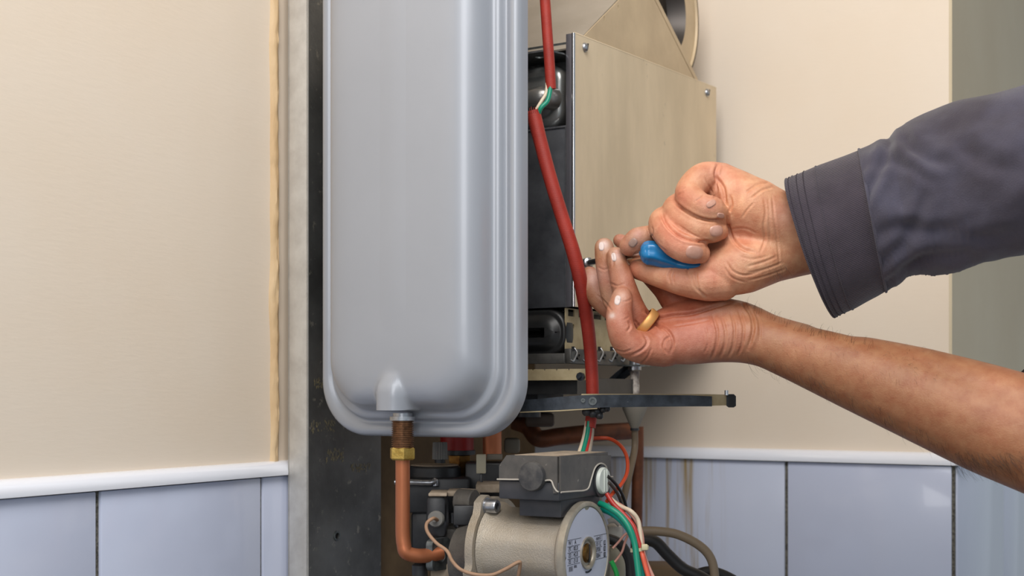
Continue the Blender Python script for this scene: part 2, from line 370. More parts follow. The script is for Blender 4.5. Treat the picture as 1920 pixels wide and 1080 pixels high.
for k in range(1, 8): prof.append((0.050+0.005*k, 0.0342+0.0012*(1-(1-k/8)**2)))
bp = atV(748, 742, VR-0.020); BU = bp[0]; RB = 0.0165
def boss(p):
    u, v, wz = p; f = VR-v
    if f < 0.012: return p
    du = u-BU; wtop = 0.000; wtopc = wtop
    dz = max(0.0, wz-wtopc)
    q = (du*du+dz*dz*0.75)/(RB*RB)
    bf = 0.0400*math.exp(-(q**2.4)*0.8) if wz > WB+0.012 else 0
    k = 90.0; h = math.log(math.exp(k*f*3)+math.exp(k*bf*3))/(k*3) if bf > 0.001 else f
    return (u, VR-max(f, min(h, 0.0405)), wz)
R = [vring(i, f) for i, f in prof]
shell = MB()
nn = len(R[0]); seq = R[12:]
shell.rings([[boss(p) for p in r] for r in seq], cap0=False, cap1=False)
inner = seq[-1]; cx = sum(p[0] for p in inner)/nn
# close the flat face with a dense strip between the two long sides
zs = [0.0]
last = [boss(p) for p in inner]
ci = [(U0+U1)/2+(p[0]-(U0+U1)/2)*0.55 for p in inner]
def sq(z, k): return (z-(WB+WT)/2)*k+(WB+WT)/2
ring2 = [(c, p[1]-0.0004, sq(p[2], 0.93)) for c, p in zip(ci, inner)]
ring3 = [((U0+U1)/2+(p[0]-(U0+U1)/2)*0.1, p[1]-0.0006, sq(p[2], 0.85)) for p in inner]
shell.rings([last, ring2, ring3], cap0=False, cap1=True)
part('front_shell', shell, ves_m, ves, 75)
part('seam_rim', MB().rings(R[:13], cap0=False, cap1=False), ves_m, ves, 75)
bk = [(0.0,-0.010),(0.004,-0.014),(0.010,-0.018),(0.016,-0.026),(0.026,-0.034),(0.045,-0.038)]
part('back_shell', MB().rings([vring(i, f) for i, f in bk], cap0=False, cap1=True), ves_m, ves, 60)
NV = VR-0.020; nz = atV(755, 787, NV)
nu = nz[0]; ntop = atV(755, 779, NV)[2]; nbot = atV(755, 840, NV)[2]
part('washer', MB().lathe((nu, NV, ntop-0.004), (0,0,1), [(0,0.0107),(0.0032,0.0107),(0.0032,0.008),(0.006,0.008),(0.006,0.0)], 28), zinc, ves, label='bright zinc washer')
thr = [(0.0, 0.0078)]; npt = 15; L = ntop-0.004-nbot
for k in range(npt): thr += [(L*(k+0.1)/npt, 0.0078), (L*(k+0.35)/npt, 0.0091), (L*(k+0.6)/npt, 0.0091), (L*(k+0.85)/npt, 0.0078)]
thr.append((L, 0.0078))
part('threaded_nozzle', MB().lathe((nu, NV, nbot), (0,0,1), thr, 28), rust, ves, 20, label='brown threaded nozzle')

# copper pipe with its brass union nut
pipe = thing('copper_pipe', 'bright copper pipe bent from the brass nut under the vessel into the pump clamp', 'pipe', (nu, NV, nbot-0.1))
n1 = atV(748, 838, NV); n2 = atV(748, 862, NV)
hx = [(nu-0.0003+0.0107*math.cos(math.radians(60*k+12)), NV+0.0107*math.sin(math.radians(60*k+12))) for k in range(6)]
def hexring(s, z): return [(nu+(x-nu)*s, NV+(y-NV)*s, z) for x, y in hx]
part('union_nut', MB().rings([hexring(0.86, n1[2]), hexring(1.0, n1[2]-0.0013), hexring(1.0, n2[2]+0.0013), hexring(0.86, n2[2])]), brass, pipe, 20, label='hexagonal brass union nut')
pa = [(nu, NV, n2[2]+0.003), D(746,900,1.03), D(746,950,1.03), D(747,1000,1.03), D(750,1022,1.03), D(762,1036,1.031), D(782,1042,1.034), D(806,1041,1.04), D(828,1036,1.045)]
part('tube', MB().tube([pa[0]]+[ (nu, NV, p[2]) for p in pa[1:4]]+[(nu+0.0012, NV, pa[4][2])]+pa[5:], 0.0059, 20, 6), copper, pipe, 60)

# ============================================================ combustion chamber
cu, cv = -0.5032, 0.9796
box = thing('combustion_chamber', 'large dusty sheet metal combustion chamber box right of the grey vessel', 'combustion chamber', (cu, cv, 0.075))
pe = atU(1343, 165, cu); vend = pe[1]; wte = pe[2]
wt0 = atU(1078, 62, cu)[2]; wb0 = atU(1078, 575, cu)[2]; wbe = 0.0785
part('side_panel', MB().plate([(cv, wb0), (vend, wbe), (vend, wte), (cv, wt0)], [], 0.0014, lambda x, y, h: (cu-0.0007+h, x, y)), sheet, box, label='dusty tan side sheet')
lip = MB().tube([(cu-0.001, cv, wt0), (cu-0.001, vend, wte)], 0.0012, 8, smooth=False)
part('top_seam', lip, sheet, box)
u62 = atV(1062, 300, cv)[0]
fe = MB().box((u62, cv-0.001, wb0), (cu-0.0012, cv+0.0006, wt0), 0.0003)
fe2 = MB().lathe((cu-0.0010, cv-0.0006, wb0), (0,0,1), [(0,0.0016),(wt0-wb0,0.0016)], 12)
part('corner_flange', fe, steel_edge, box, 40, label='bluish steel corner flange'); part('bright_edge', fe2, chrome, box, 60, label='shiny folded edge')
wf = atV(1060, 236, cv)[2]
part('front_panel', MB().box((-0.70, cv+0.0015, wb0), (u62+0.0006, cv+0.004, wf), 0.0004), steel_front, box, 40, label='dark grey front sheet with a smear')
part('front_lip', MB().box((-0.70, cv+0.0002, wf-0.001), (u62+0.0006, cv+0.008, wf+0.0006)), zinc, box, 40)
part('inner_lip', MB().box((u62-0.0012, cv-0.0002, wb0), (u62-0.0004, cv+0.002, wf)), zinc, box, 40)
part('top_cover', MB().box((-0.70, cv+0.022, wf+0.052), (cu-0.002, vend, wf+0.054)), zinc_dark, box, 40)
part('rear_sheet', MB().box((-0.70, 1.05, wb0), (cu-0.0015, 1.053, wf+0.050)), dark_pressed, box, 40)
# upper grey sheet strip, drilled bracket, pressed header with round nozzle
g1 = atV(1062, 82, cv+0.02)
part('upper_sheet', MB().box((-0.70, cv+0.018, wf+0.02), (u62+0.0004, cv+0.02, atV(1062, 80, cv+0.02)[2])), zinc_dark, box, 40)
bt = atV(1030, 99, cv-0.012)[2]
bo = [(atV(940,97,cv-0.012)[0], cv-0.020), (atV(1030,97,cv-0.02)[0], cv-0.020), (atV(1046,112,cv-0.01)[0], cv-0.008), (u62-0.001, cv-0.004), (u62-0.001, cv+0.018), (atV(940,97,cv)[0], cv+0.018)]
hcb = atV(1012, 104, cv-0.006)
part('bracket_edge', MB().box((-0.66, cv-0.0208, bt-0.0007), (atV(1030,99,cv-0.02)[0], cv-0.0200, bt+0.0009)), zinc, box, 40)
part('drilled_bracket', MB().plate(bo, [circ(hcb[0], cv-0.006, 0.0042, 16)], 0.0014, lambda x, y, h: (x, y, bt+h)), zinc_dark, box, 40, label='flat bracket with a round hole')
hu = atV(1058, 170, cv+0.006)[0]; hz0 = wf+0.002; hz1 = atV(1058, 118, cv+0.006)[2]
Rr = []
for k, (i, f) in enumerate([(0,0.016),(0,0.0),(0.001,-0.003),(0.003,-0.005),(0.007,-0.0062),(0.0085,-0.0052),(0.0105,-0.0056),(0.012,-0.007),(0.016,-0.008)]):
    Rr.append([(x, cv+0.008+f, y) for x, y in rrect(-0.66+i, hu-i, hz0+i, hz1-i, max(0.014-i*0.5, 0.004), 8)])
hdr = part('pressed_header', MB().rings(Rr), pressed, box, 60, label='rounded pressed steel header')
nzp = atV(1000, 186, cv-0.010)
part('header_nozzle', MB().tube([(nzp[0]-0.03, cv-0.010, nzp[2]-0.001), (nzp[0]-0.004, cv-0.010, nzp[2]), (nzp[0]+0.008, cv-0.008, nzp[2]+0.001), (nzp[0]+0.013, cv+0.004, nzp[2]+0.001)], [0.0095,0.0095,0.0098,0.0095], 20), mat('satin_grey_pipe', (150,148,144), 0.3, 0.7), hdr, 60)
def screw(par, c, n, r=0.0042, m=zinc):
    s = MB().lathe(c, n, [(-0.001, r), (0.0008, r), (0.0020, r*0.86), (0.0030, r*0.55), (0.0033, 0.0)], 20)
    o = part('screw', s, m, par, 50, label='round-headed slotted screw')
    n_ = Vector(n).normalized(); a = Vector((0,0,1)); b = n_.cross(a)
    sl = MB(); C0 = Vector(c)+n_*0.0031
    d1 = (a*0.9-b*0.35).normalized(); d2 = n_.cross(d1)
    P = [C0+d1*s1*r*0.8+d2*s2*0.0005+n_*h for h in (-0.0012, 0.0003) for s1 in (-1,1) for s2 in (-1,1)]
    sl.add(P, [(0,1,3,2),(4,6,7,5),(0,4,5,1),(2,3,7,6),(0,2,6,4),(1,5,7,3)])
    part('screw_slot', sl, dark_pressed, o, None)
screw(box, atU(1096, 89, cu), (1,0,0)); screw(box, atU(1325, 174, cu), (1,0,0))

# flue hood above the chamber
hd = thing('flue_hood', 'tan sheet metal flue hood sloping up above the combustion chamber', 'flue hood', (-0.56, 1.1, 0.30))
hU = -0.510
A1 = (1.002, 0.290); A2 = (1.002, 0.311); A3 = (1.128, 0.400); A4 = (1.143, 0.400); A5 = (1.2664, 0.3334); A6 = (1.2664, 0.29)
slots = []
for px, py in ((1132,35),(1158,14)):
    c = atU(px, py, hU); slots.append([(c[1]+0.0010*math.cos(t)*1.0-0.0012*math.sin(t)*0, c[2]+0.0026*math.sin(t)) for t in [2*math.pi*k/10 for k in range(10)]])
part('side_sheet', MB().plate([A1, A2, A3, A4, A5, A6], slots, 0.0014, lambda x, y, h: (hU+h, x, y)), hood_m, hd, 40)
fs = MB(); 
def slab(mb, a, b, u0, u1, t=0.0015):
    dv, dw = b[0]-a[0], b[1]-a[1]; l = math.hypot(dv, dw); nv, nw = -dw/l*t, dv/l*t
    return mb.add([(u, p[0]+s*nv, p[1]+s*nw) for u in (u0, u1) for p in (a, b) for s in (0, 1)], [(0,1,3,2),(4,6,7,5),(0,4,5,1),(2,3,7,6),(0,2,6,4),(1,5,7,3)])
part('front_slope', slab(MB(), (0.99, 0.3005), A3, -0.72, hU-0.0012), hood_pale, hd, 40, label='pale front slope of the hood')
part('top_sheet', slab(MB(), A3, A4, -0.72, hU-0.0012), hood_pale, hd, 40)
part('back_slope', slab(MB(), A4, A5, -0.72, hU-0.0012), hood_m, hd, 40)
# raised edge strip along the hood's rear edge
es = MB()
def strip(mb, P, Q, wd, u, t):
    P = Vector(P); Q = Vector(Q); d = (Q-P).normalized(); n = Vector((d.y, -d.x))*wd
    if n.x < 0: n = -n
    pts = [P, Q, Q+n, P+n]
    return mb.add([(u+h, p.x, p.y) for h in (0, t) for p in pts], [(0,1,2,3),(7,6,5,4),(0,4,5,1),(1,5,6,2),(2,6,7,3),(3,7,4,0)])
strip(es, (A4[0]+0.0007, A4[1]+0.0011), (A5[0]+0.0087, A5[1]-0.003), 0.0060, hU-0.003, 0.0035)
part('edge_strip', es, hood_m, hd, 40)
# round flue end
flu = thing('flue_pipe', 'round flue pipe end with a dark recessed middle behind the hood at the top', 'flue', (-0.60, 1.21, 0.40))
fc = (hU-0.006, 1.213, 0.398)
part('drum', MB().lathe((fc[0]-0.085, fc[1], fc[2]), (1,0,0), [(0,0.078),(0.083,0.078),(0.085,0.0795),(0.0868,0.0795),(0.0868,0.0765),(0.0845,0.0755),(0.0845,0.0485)], 64, False), hood_m, flu, 40)
part('recess', MB().lathe((fc[0]-0.085, fc[1], fc[2]), (1,0,0), [(0.0845,0.0485),(0.0712,0.0425),(0.0462,0.026),(0.0412,0.0)], 48, False), mat('dark_flue_steel', (70,64,60), 0.4, 0.5), flu, 50, label='dark dished middle')
part('rolled_edge', MB().lathe((fc[0]-0.085, fc[1], fc[2]), (1,0,0), [(0.0866,0.0768),(0.0872,0.0785),(0.0866,0.0800),(0.0850,0.0800)], 64, False), mat('dark_rolled_edge', (70,58,44), 0.5, 0.4), flu, 50)
part('clamp_band', MB().lathe((fc[0]-0.03, fc[1], fc[2]), (1,0,0), [(0,0.0782),(0,0.0815),(0.012,0.0815),(0.012,0.0782)], 64), mat('dark_band', (60,52,44), 0.5, 0.4), flu, 40, label='dark band round the flue')

# ============================================================ burner below the chamber
bur = thing('gas_burner', 'gas burner unit with beige slotted side sheet under the combustion chamber', 'burner', (cu, cv, 0.03))
bU = cu-0.0113
def UV(px, py, U=None): p = atU(px, py, bU if U is None else U); return (p[1], p[2])
zt, zb = wb0-0.0005, UV(1100, 658)[1]
holes = []
for a, b in ((1064,1076),(1084,1103),(1112,1126),(1133,1149),(1157,1172)):
    v0 = UV(a, 588)[0]; v1 = UV(b, 588)[0]; z1 = zt-0.0008; z0 = zt-0.0068
    holes.append([(v0, z0), (v1, z0), (v1, z1), (v0, z1)])
hh = UV(1074, 612); holes.append(circ(hh[0], hh[1], 0.0020, 12))
part('side_sheet', MB().plate([(cv+0.004, zb), (1.135, zb), (1.135, zt+0.001), (cv+0.004, zt)], holes, 0.0012, lambda x, y, h: (bU+h, x, y)), beige_sheet, bur, 40, label='beige sheet with a row of slots')
part('inner_box', MB().box((-0.68, cv+0.012, zb), (bU-0.012, 1.13, zt-0.001)), dark_pressed, bur, 40)
# deep drawn cover on the front
ru = atV(1061, 620, cv+0.002)[0]; rz1 = atV(1060, 577, cv)[2]; rz0 = atV(1030, 669, cv)[2]
Rr = []
for i, f in [(0,0.012),(0,0.002),(0.0012,-0.001),(0.003,-0.002),(0.0045,-0.0012),(0.006,-0.002),(0.009,-0.0055),(0.013,-0.0072),(0.018,-0.008)]:
    Rr.append([(x, cv+0.004+f, y) for x, y in rrect(-0.64+i, ru-i, rz0+i, rz1-i, max(0.018-i*0.6, 0.004), 10)])
part('front_cover', MB().rings(Rr), dark_pressed, bur, 60, label='dark rounded pressed cover')
# manifold bar wrapping the corner
mz1 = zb+0.0004; mz0 = UV(1100, 684)[1]
mU = cu-0.001
mbx = MB().box((mU-0.006, cv-0.006, mz0), (mU, atU(1197,670,mU)[1], mz1), 0.0006); mbx.box((-0.66, cv-0.010, mz0), (mU-0.004, cv-0.004, mz1-0.004), 0.0006)
man = part('gas_manifold', mbx, mat('manifold_grey', (104,102,98), 0.4, 0.6, col2=(82,80,76), scale=60), bur, 40, label='grey gas manifold bar')
for px in (1078, 1101, 1127, 1150, 1172):
    p0 = atU(px, 657, mU+0.002); p1 = atU(px-6, 677, mU+0.002)
    q = MB().tube([(mU+0.001, p0[1]+0.001, p0[2]+0.002), (mU+0.004, p0[1], p0[2]-0.002), (mU+0.004, p1[1]+0.0015, p1[2]+0.002), (mU+0.0035, p1[1]-0.001, p1[2]-0.0002), (mU+0.0025, p1[1]-0.0035, p1[2]+0.0012)], 0.0008, 8, 4)
    c = part('retaining_clip', q, zinc, man, 60)
    part('pin', MB().box((mU-0.001, p0[1]-0.0006, p0[2]-0.0005), (mU+0.0015, p0[1]+0.0006, p0[2]+0.0034)), black, man, None)
    part('injector', MB().lathe((mU, p0[1]+0.0085, p0[2]-0.0045), (1,0,0), [(-0.001,0.0032),(0.0018,0.0032),(0.0018,0.0016),(0.0004,0.0012)], 12), dark_pressed, man, 40)
lz1 = atV(1040, 692, cv-0.012)[2]; lz0 = atV(1040, 713, cv-0.012)[2]; lr = atV(1102, 700, cv-0.012)[0]
rail = [(-0.64, lz0), (lr, lz0), (lr, lz1)]
x = lr-0.018
while x > -0.62:
    rail += [(x+0.0012, lz1), (x+0.0002, lz1-0.0022), (x-0.0010, lz1)]; x -= 0.0117
rail.append((-0.64, lz1))
part('lower_rail', MB().plate(rail, [], 0.0014, lambda x, y, h: (x, cv-0.012+h, y)), beige_sheet, bur, 40, label='beige notched rail')
bc = atV(1090, 706, cv-0.014)
part('bolt', MB().lathe(bc, (0,-1,0), [(0,0.0036),(0.003,0.0036),(0.003,0.002),(0.006,0.002),(0.006,0.0)], 8), black_metal, bur, 40)
part('underside_tray', MB().box((-0.66, cv-0.008, lz0-0.012), (lr-0.012, 1.10, lz0+0.002)), dark_pressed, bur, 40)
gv = MB().box((-0.62, cv+0.01, -0.012), (-0.545, cv+0.06, lz0-0.010), 0.002); gv.lathe((-0.56, cv+0.02, -0.020), (0,0,1), [(0,0.011),(0.02,0.011)], 20)
part('gas_valve', gv, black, bur, 40, label='black gas valve body in the shade')
dg = MB().tube([atU(1182, 690, mU-0.004), atU(1150, 716, mU-0.02), atU(1124, 748, mU-0.03)], 0.0052, 4, 3)
part('diagonal_bracket', dg, black_metal, bur, 30)

# ignition electrode and its lead
e0 = atU(1179, 668, mU+0.001)
el = thing('ignition_electrode', 'sooty white ceramic ignition electrode with grey boot, below the fingers of the bare hand', 'electrode', (e0[0], e0[1], -0.02))
def ez(py): return atU(1179, py, e0[0])[2]
eo = (e0[0]+0.006, e0[1])
part('metal_collar', MB().lathe((eo[0], eo[1], ez(694)), (0,0,1), [(0,0.0062),(0.0032,0.0062),(0.0032,0.0095),(0.0045,0.0095),(0.0045,0.005),(ez(668)-ez(694),0.0045)], 12), zinc, el, 30)
part('mounting_plate', MB().box((eo[0]-0.012, eo[1]-0.012, ez(687)), (eo[0]+0.011, eo[1]+0.012, ez(684.5))), zinc_dark, el, 40)
part('ceramic_body', MB().lathe((eo[0], eo[1], ez(742)), (0,0,1), [(0,0.0040),(ez(722)-ez(742),0.0046),(ez(718)-ez(742),0.0040),(ez(696)-ez(742),0.0046)], 20), ceramic, el, 60)
part('rubber_boot', MB().lathe((eo[0], eo[1], ez(803)), (0,0,1), [(0,0.0036),(0.0015,0.0042),(ez(766)-ez(803),0.0115),(ez(748)-ez(803),0.0120),(ez(746)-ez(803),0.004)], 24), boot, el, 50, label='grey cone-shaped rubber boot')
part('boot_band', MB().lathe((eo[0], eo[1], ez(807)), (0,0,1), [(0,0.0042),(0.0022,0.0042)], 16), black, el)
bt0 = (eo[0], eo[1], ez(806))
part('lead', MB().tube([bt0, (eo[0], eo[1], ez(840)), D(1182,880,1.17), D(1172,925,1.15), D(1158,985,1.12)], 0.0032, 10), w_grey, el, 60)

# ============================================================ strap arm across the middle
arm = thing('support_arm', 'worn black metal strap arm reaching right from the vessel to a black end cap', 'bracket', D(1110,750,1.04))
def bandm(pts, th):
    R = []
    for (px, t, b, d) in pts:
        a = D(px, t, d); c = D(px, b, d); e = D(px, t, d+th); g = D(px, b, d+th); R.append([a, c, g, e])
    return MB().rings(R)
sb = [(930,752,776,1.075),(975,750,772,1.062),(1010,748,771,1.05),(1050,744,769,1.043),(1090,741,766,1.040),(1130,740,764,1.040),(1200,740,763,1.043),(1290,741,762,1.048),(1335,743,762,1.050)]
part('strap', bandm(sb, 0.0035), black_metal, arm, 30)
bb = [(1090,738.5,752,1.046),(1200,738.5,757,1.050),(1330,739,761,1.056),(1366,740,760,1.057)]
part('inner_bar', bandm(bb, 0.010), beige_sheet, arm, 30, label='dusty beige bar behind the strap')
part('lower_lip', bandm([(975,772,774,1.058),(1050,769,771,1.040),(1120,765,766.5,1.038)], 0.012), beige_sheet, arm, 30)
for px, d in ((1111,1.0395),(1093,1.0395)):
    c = D(px, 752 if px > 1100 else 751, d); s = 0.0034 if px > 1100 else 0.0018
    part('screw', MB().lathe(c, w2f((0,-1,0)), [(-0.001,s),(0.0014,s),(0.0014,s*0.5),(0.0004,s*0.45)], 14), zinc_dark, arm, 40)
ec = [(1362,743,761,1.054),(1366,739,764,1.054),(1376,739,764,1.055),(1380,743,761,1.056)]
part('end_cap', bandm(ec, 0.014), black, arm, 40, label='black rubber end cap')
part('small_stud', MB().lathe(D(1362, 741, 1.05), (0,0,1), [(0,0.0016),(0.004,0.0016),(0.004,0)], 8), zinc, arm)
kb = MB()
for px, py, r in ((1100,772,0.004),(1118,771,0.0035),(1130,768,0.003),(1124,779,0.0035),(1112,775,0.004),(1138,766,0.003)): kb.sphere(D(px, py, 1.05), r, 6)
part('strap_knot', kb, black, arm, 60, label='black twisted end hanging under the strap')

# ============================================================ red braided sleeves and the wires in them
def wire(name, pts, r, m, label, cat='wire', group=None, seg=10, solo_=True):
    return solo(name, MB().tube(pts, r, seg, 8), m, label, cat, 60, group)
s1 = thing('upper_cable_sleeve', 'short red braided sleeve hanging at the top, right of the vessel', 'cable sleeve', D(1030,100,1.03))
part('braid', MB().tube([D(1018,-60,1.03), D(1022,0,1.03), D(1026,60,1.03), D(1030,115,1.03), D(1033,167,1.032)], 0.0043, 18, 10), red_sl, s1, 60)
s2 = thing('lower_cable_sleeve', 'long red braided sleeve curving down in front of the combustion chamber', 'cable sleeve', D(1080,500,1.03))
lp = [(999,209,1.030),(1012,260,1.030),(1032,335,1.030),(1055,410,1.031),(1077,480,1.034),(1092,545,1.042),(1102,610,1.055),(1108,670,1.064),(1111,735,1.068),(1110,770,1.068),(1106,802,1.066)]
part('braid', MB().tube([D(*p) for p in lp], [0.0062,0.0056,0.0056,0.0056,0.0058,0.0058,0.0056,0.0054,0.0054,0.0050,0.0046], 20, 10), red_sl, s2, 60)
fr = MB()
for k in range(26):
    t = 2*math.pi*k/26; c = Vector(D(999, 209, 1.03)); o_ = Vector((math.cos(t)*0.0062, math.sin(t)*0.0062, 0.0006))
    fr.tube([c+o_+Vector((0,0,-0.003)), c+o_*1.1+Vector((rng.uniform(-.0005,.0005), 0, rng.uniform(0.0006,0.0018)))], 0.00025, 4, smooth=False)
part('frayed_edge', fr, red_sl, s2, None, kind='stuff')
GW = 'wires showing between the red sleeves'
wire('wire', [D(1033,150,1.03), D(1031,172,1.029), D(1026,190,1.027), D(1014,203,1.026), D(1008,220,1.03)], 0.0019, w_green, 'green wire between the two red sleeves at the top')
wire('wire', [D(1026,150,1.031), D(1024,174,1.030), D(1015,190,1.028), D(1006,206,1.028), D(1003,222,1.03)], 0.0014, w_white, 'cream wire left of the green one between the red sleeves')
for dx, m, nm, dd in ((-7, w_white, 'cream wire leaving the lower red sleeve, leftmost', 0), (-2.5, w_green, 'green wire leaving the lower end of the red sleeve', -0.002), (2, w_red, 'dark red wire leaving the lower end of the red sleeve', 0), (6, mat('grey_insulation', (160,146,130), 0.5), 'pale grey wire leaving the lower red sleeve, rightmost', 0.001)):
    wire('wire', [D(1106+dx*0.7,790,1.066+dd), D(1104+dx,812,1.064+dd), D(1100+dx*1.2,832,1.06+dd), D(1094+dx*1.5,856,1.05+dd)], 0.0018, m, nm)

# ============================================================ circulation pump
dU, dV, dW, dR = -0.4495, 0.8965, -0.1245, 0.041
pm = thing('circulation_pump', 'dusty cast aluminium circulation pump with a round rating plate at the bottom centre', 'pump', (dU-0.06, dV, dW-0.05))
# motor body: octagonal-ish casting behind the disc
R = []
def octring(u, r, k=0.18):
    P = []
    for j in range(48):
        t = 2*math.pi*j/48; a = (t+math.pi/10) % (math.pi/5)-math.pi/10
        rr = r*(1-k*0.5+k*0.5*math.cos(math.pi/10)/math.cos(a)*1.0)
        rr = r*(math.cos(math.pi/10)/math.cos(a)*(k*4)+1-(k*4)) if k else r
        P.append((u, dV+rr*math.cos(t), dW+rr*math.sin(t)))
    return P
for u, r, k in ((dU-0.080,0.0375,0.0),(dU-0.0765,0.0350,0.05),(dU-0.068,0.0338,0.16),(dU-0.045,0.0334,0.22),(dU-0.016,0.0330,0.22),(dU-0.012,0.0335,0.1),(dU-0.008,0.0385,0.0),(dU-0.003,0.0400,0.0)): R.append(octring(u, r, k))
part('motor_body', MB().rings(R), cast, pm, 25)
part('end_ring', MB().lathe((dU-0.006, dV, dW), (1,0,0), [(0,0.040),(0.0005,dR),(0.0055,dR),(0.0062,dR-0.001),(0.0062,dR-0.0035),(0.0052,dR-0.0042),(0.0052,0.0)], 72), ringm, pm, 40, label='metal rim of the end disc')
# paper label with notch and a hole for the vent screw
out = []
for k in range(96):
    t = 2*math.pi*k/96; r = dR-0.0045
    dd = abs(((t-math.pi/2+math.pi) % (2*math.pi))-math.pi)
    if dd < 0.08: r -= 0.0022
    dd2 = abs(t-math.pi)
    if dd2 < 0.06: r -= 0.0016
    out.append((dV+r*math.cos(t), dW+r*math.sin(t)))
cV, cW = dV+0.0006, dW+0.0006
lab = part('rating_label', MB().plate(out, [circ(cV, cW, 0.0128, 40)], 0.0004, lambda x, y, h: (dU-0.0004+h, x, y)), paper, pm, 40, label='pale round rating label with mirrored figures')
part('vent_cup', MB().lathe((dU-0.010, cV, cW), (1,0,0), [(0.0,0.0095),(0.0085,0.0095),(0.0105,0.0102),(0.0112,0.0118),(0.0112,0.0128),(0.009,0.0128)], 48, False), ringm, pm, 50)
part('vent_cup_floor', MB().lathe((dU-0.012, cV, cW), (1,0,0), [(0,0.010),(0.003,0.010),(0.003,0.0)], 24), dark_pressed, pm)
vs_ = part('vent_screw', MB().lathe((dU-0.0092, cV, cW), (1,0,0), [(0,0.0082),(0.0075,0.0082),(0.0092,0.0072),(0.0100,0.0045),(0.0103,0.0)], 32), brass_dark, pm, 50, label='brass slotted vent screw')
part('slot', MB().box((dU-0.0008, cV-0.0008+0.0012, cW-0.0075), (dU+0.0013, cV+0.0006+0.0012, cW+0.0066)), dark_pressed, vs_, None)
# print on the label (mirrored, as in the photograph)
def line(p, q, t=0.00016):
    m_ = MB(); d = Vector((q[0]-p[0], q[1]-p[1])).normalized(); n = Vector((-d.y, d.x))*t
    P = [(p[0]+n.x, p[1]+n.y), (p[0]-n.x, p[1]-n.y), (q[0]-n.x, q[1]-n.y), (q[0]+n.x, q[1]+n.y)]
    return [(dU+0.00005+h, dV+a, dW+b) for h in (0,) for a, b in P]
pr = MB()
def ln(a, b, c, d, t=0.00016): pr.add(line((a,b),(c,d), t), [(0,1,2,3)])
for z in (0.0136, 0.0087, 0.0040, -0.0007, -0.0054): ln(-0.0335, z, -0.0128 if abs(z) < 0.012 else -0.0105, z)
ln(-0.0260, 0.0136, -0.0260, -0.0054)
for z in (0.0127, 0.0080, 0.0033, -0.0014, -0.0061):
    ln(0.0128 if abs(z) < 0.01 else 0.0115, z, 0.0350 if z > 0.012 or z < -0.005 else 0.0262, z)
ln(0.0262, 0.0127, 0.0262, 0.0080)
for k in range(12): 
    if k % 3 != 1: ln(-0.0310+k*0.00055, -0.0066, -0.0310+k*0.00055, -0.0105, 0.00018)
for k in range(16):   # dark arc under the screw
    a0 = math.radians(-105+k*2.6); a1 = math.radians(-105+(k+1)*2.6)
    pr.add([(dU+0.00005, cV+r*math.cos(a), cW+r*math.sin(a)) for a, r in ((a0,0.0142),(a0,0.0156),(a1,0.0156),(a1,0.0142))], [(0,1,2,3)])
for z, n in ((0.0056, 3), (0.0010, 2), (-0.0037, 1)):
    x0 = 0.0292; wv = 0.0034
    pr.add([(dU+0.00005, dV+a, dW+b) for a, b in ((x0,z-0.0019),(x0+wv,z-0.0019),(x0+wv,z+0.0019),(x0,z+0.0019))], [(0,1,2,3)])
part('label_rules', pr, ink, lab, None)
def text(s, y, z, size, m=ink, dx=0.0):
    cu_ = bpy.data.curves.new('t', 'FONT'); cu_.body = s; cu_.size = size; cu_.align_x = 'CENTER'; cu_.align_y = 'CENTER'; cu_.offset = 0.00006
    o = bpy.data.objects.new('t', cu_); me = bpy.data.meshes.new_from_object(o)
    q = MB(); q.add([(dU+0.00008+dx, dV+y-v.co.x*0.9, dW+z+v.co.y) for v in me.vertices], [tuple(p.vertices) for p in me.polygons])
    bpy.data.objects.remove(o); bpy.data.curves.remove(cu_)
    part('printed_text', q, m, lab, None)
for s, y, z in (('W',-0.0298,0.0112),('A',-0.0205,0.0112),('75',-0.0298,0.0064),('0.30',-0.0200,0.0064),('55',-0.0298,0.0017),('0.24',-0.0200,0.0017),('35',-0.0298,-0.0030),('0.15',-0.0200,-0.0030),
                ('1/min',0.0200,0.0104),('2110',0.0200,0.0056),('1870',0.0200,0.0010),('1400',0.0200,-0.0037),('2000',-0.0205,-0.0075)):
    text(s, y, z, 0.0046 if s != '2000' else 0.0028)
for s, z in (('III',0.0056),('II',0.0010),('I',-0.0037)): text(s, 0.0309, z, 0.0036, paper, 0.00006)
# flange with bolt ear
fU = dU-0.084
ear = rrect(dV-0.040, dV+0.034, dW-0.042, dW+0.030, 0.014, 8)
bV, bW = dV+0.0195, dW+0.0310
fl_o = []
for k in range(72):
    t = 2*math.pi*k/72; c, s_ = math.cos(t), math.sin(t)
    r = 0.0415
    for ta in (118, 28, 208, 298):
        dd = abs((math.degrees(t)-ta+180) % 360-180); r = max(r, 0.0475-0.00022*max(dd-6, 0)**1.6 if dd < 40 else 0)
    fl_o.append((dV+r*c, dW+r*s_))
part('motor_flange', MB().plate(fl_o, [], 0.007, lambda x, y, h: (fU+h, x, y)), cast, pm, 30)
part('volute', MB().lathe((fU-0.030, dV, dW-0.010), (1,0,0), [(0,0.024),(0.003,0.030),(0.022,0.033),(0.026,0.036)], 48), cast_dark, pm, 35, label='dark grey cast pump housing')
for ta in (118, 28):
    c = (fU+0.003, dV+0.0400*math.cos(math.radians(ta)), dW+0.0400*math.sin(math.radians(ta)))
    b_ = part('bolt', MB().lathe(c, (1,0,0), [(0,0.0068),(0.0008,0.0068),(0.0008,0.0056),(0.0095,0.0056),(0.0105,0.0050),(0.0105,0.0030),(0.0065,0.0028)], 28), zinc, pm, 40, label='socket-headed bolt')
    part('hex_socket', MB().lathe((c[0]+0.0058, c[1], c[2]), (1,0,0), [(0,0.0028),(0.0008,0.0028),(0.0008,0.0)], 6), dark_pressed, b_, None)
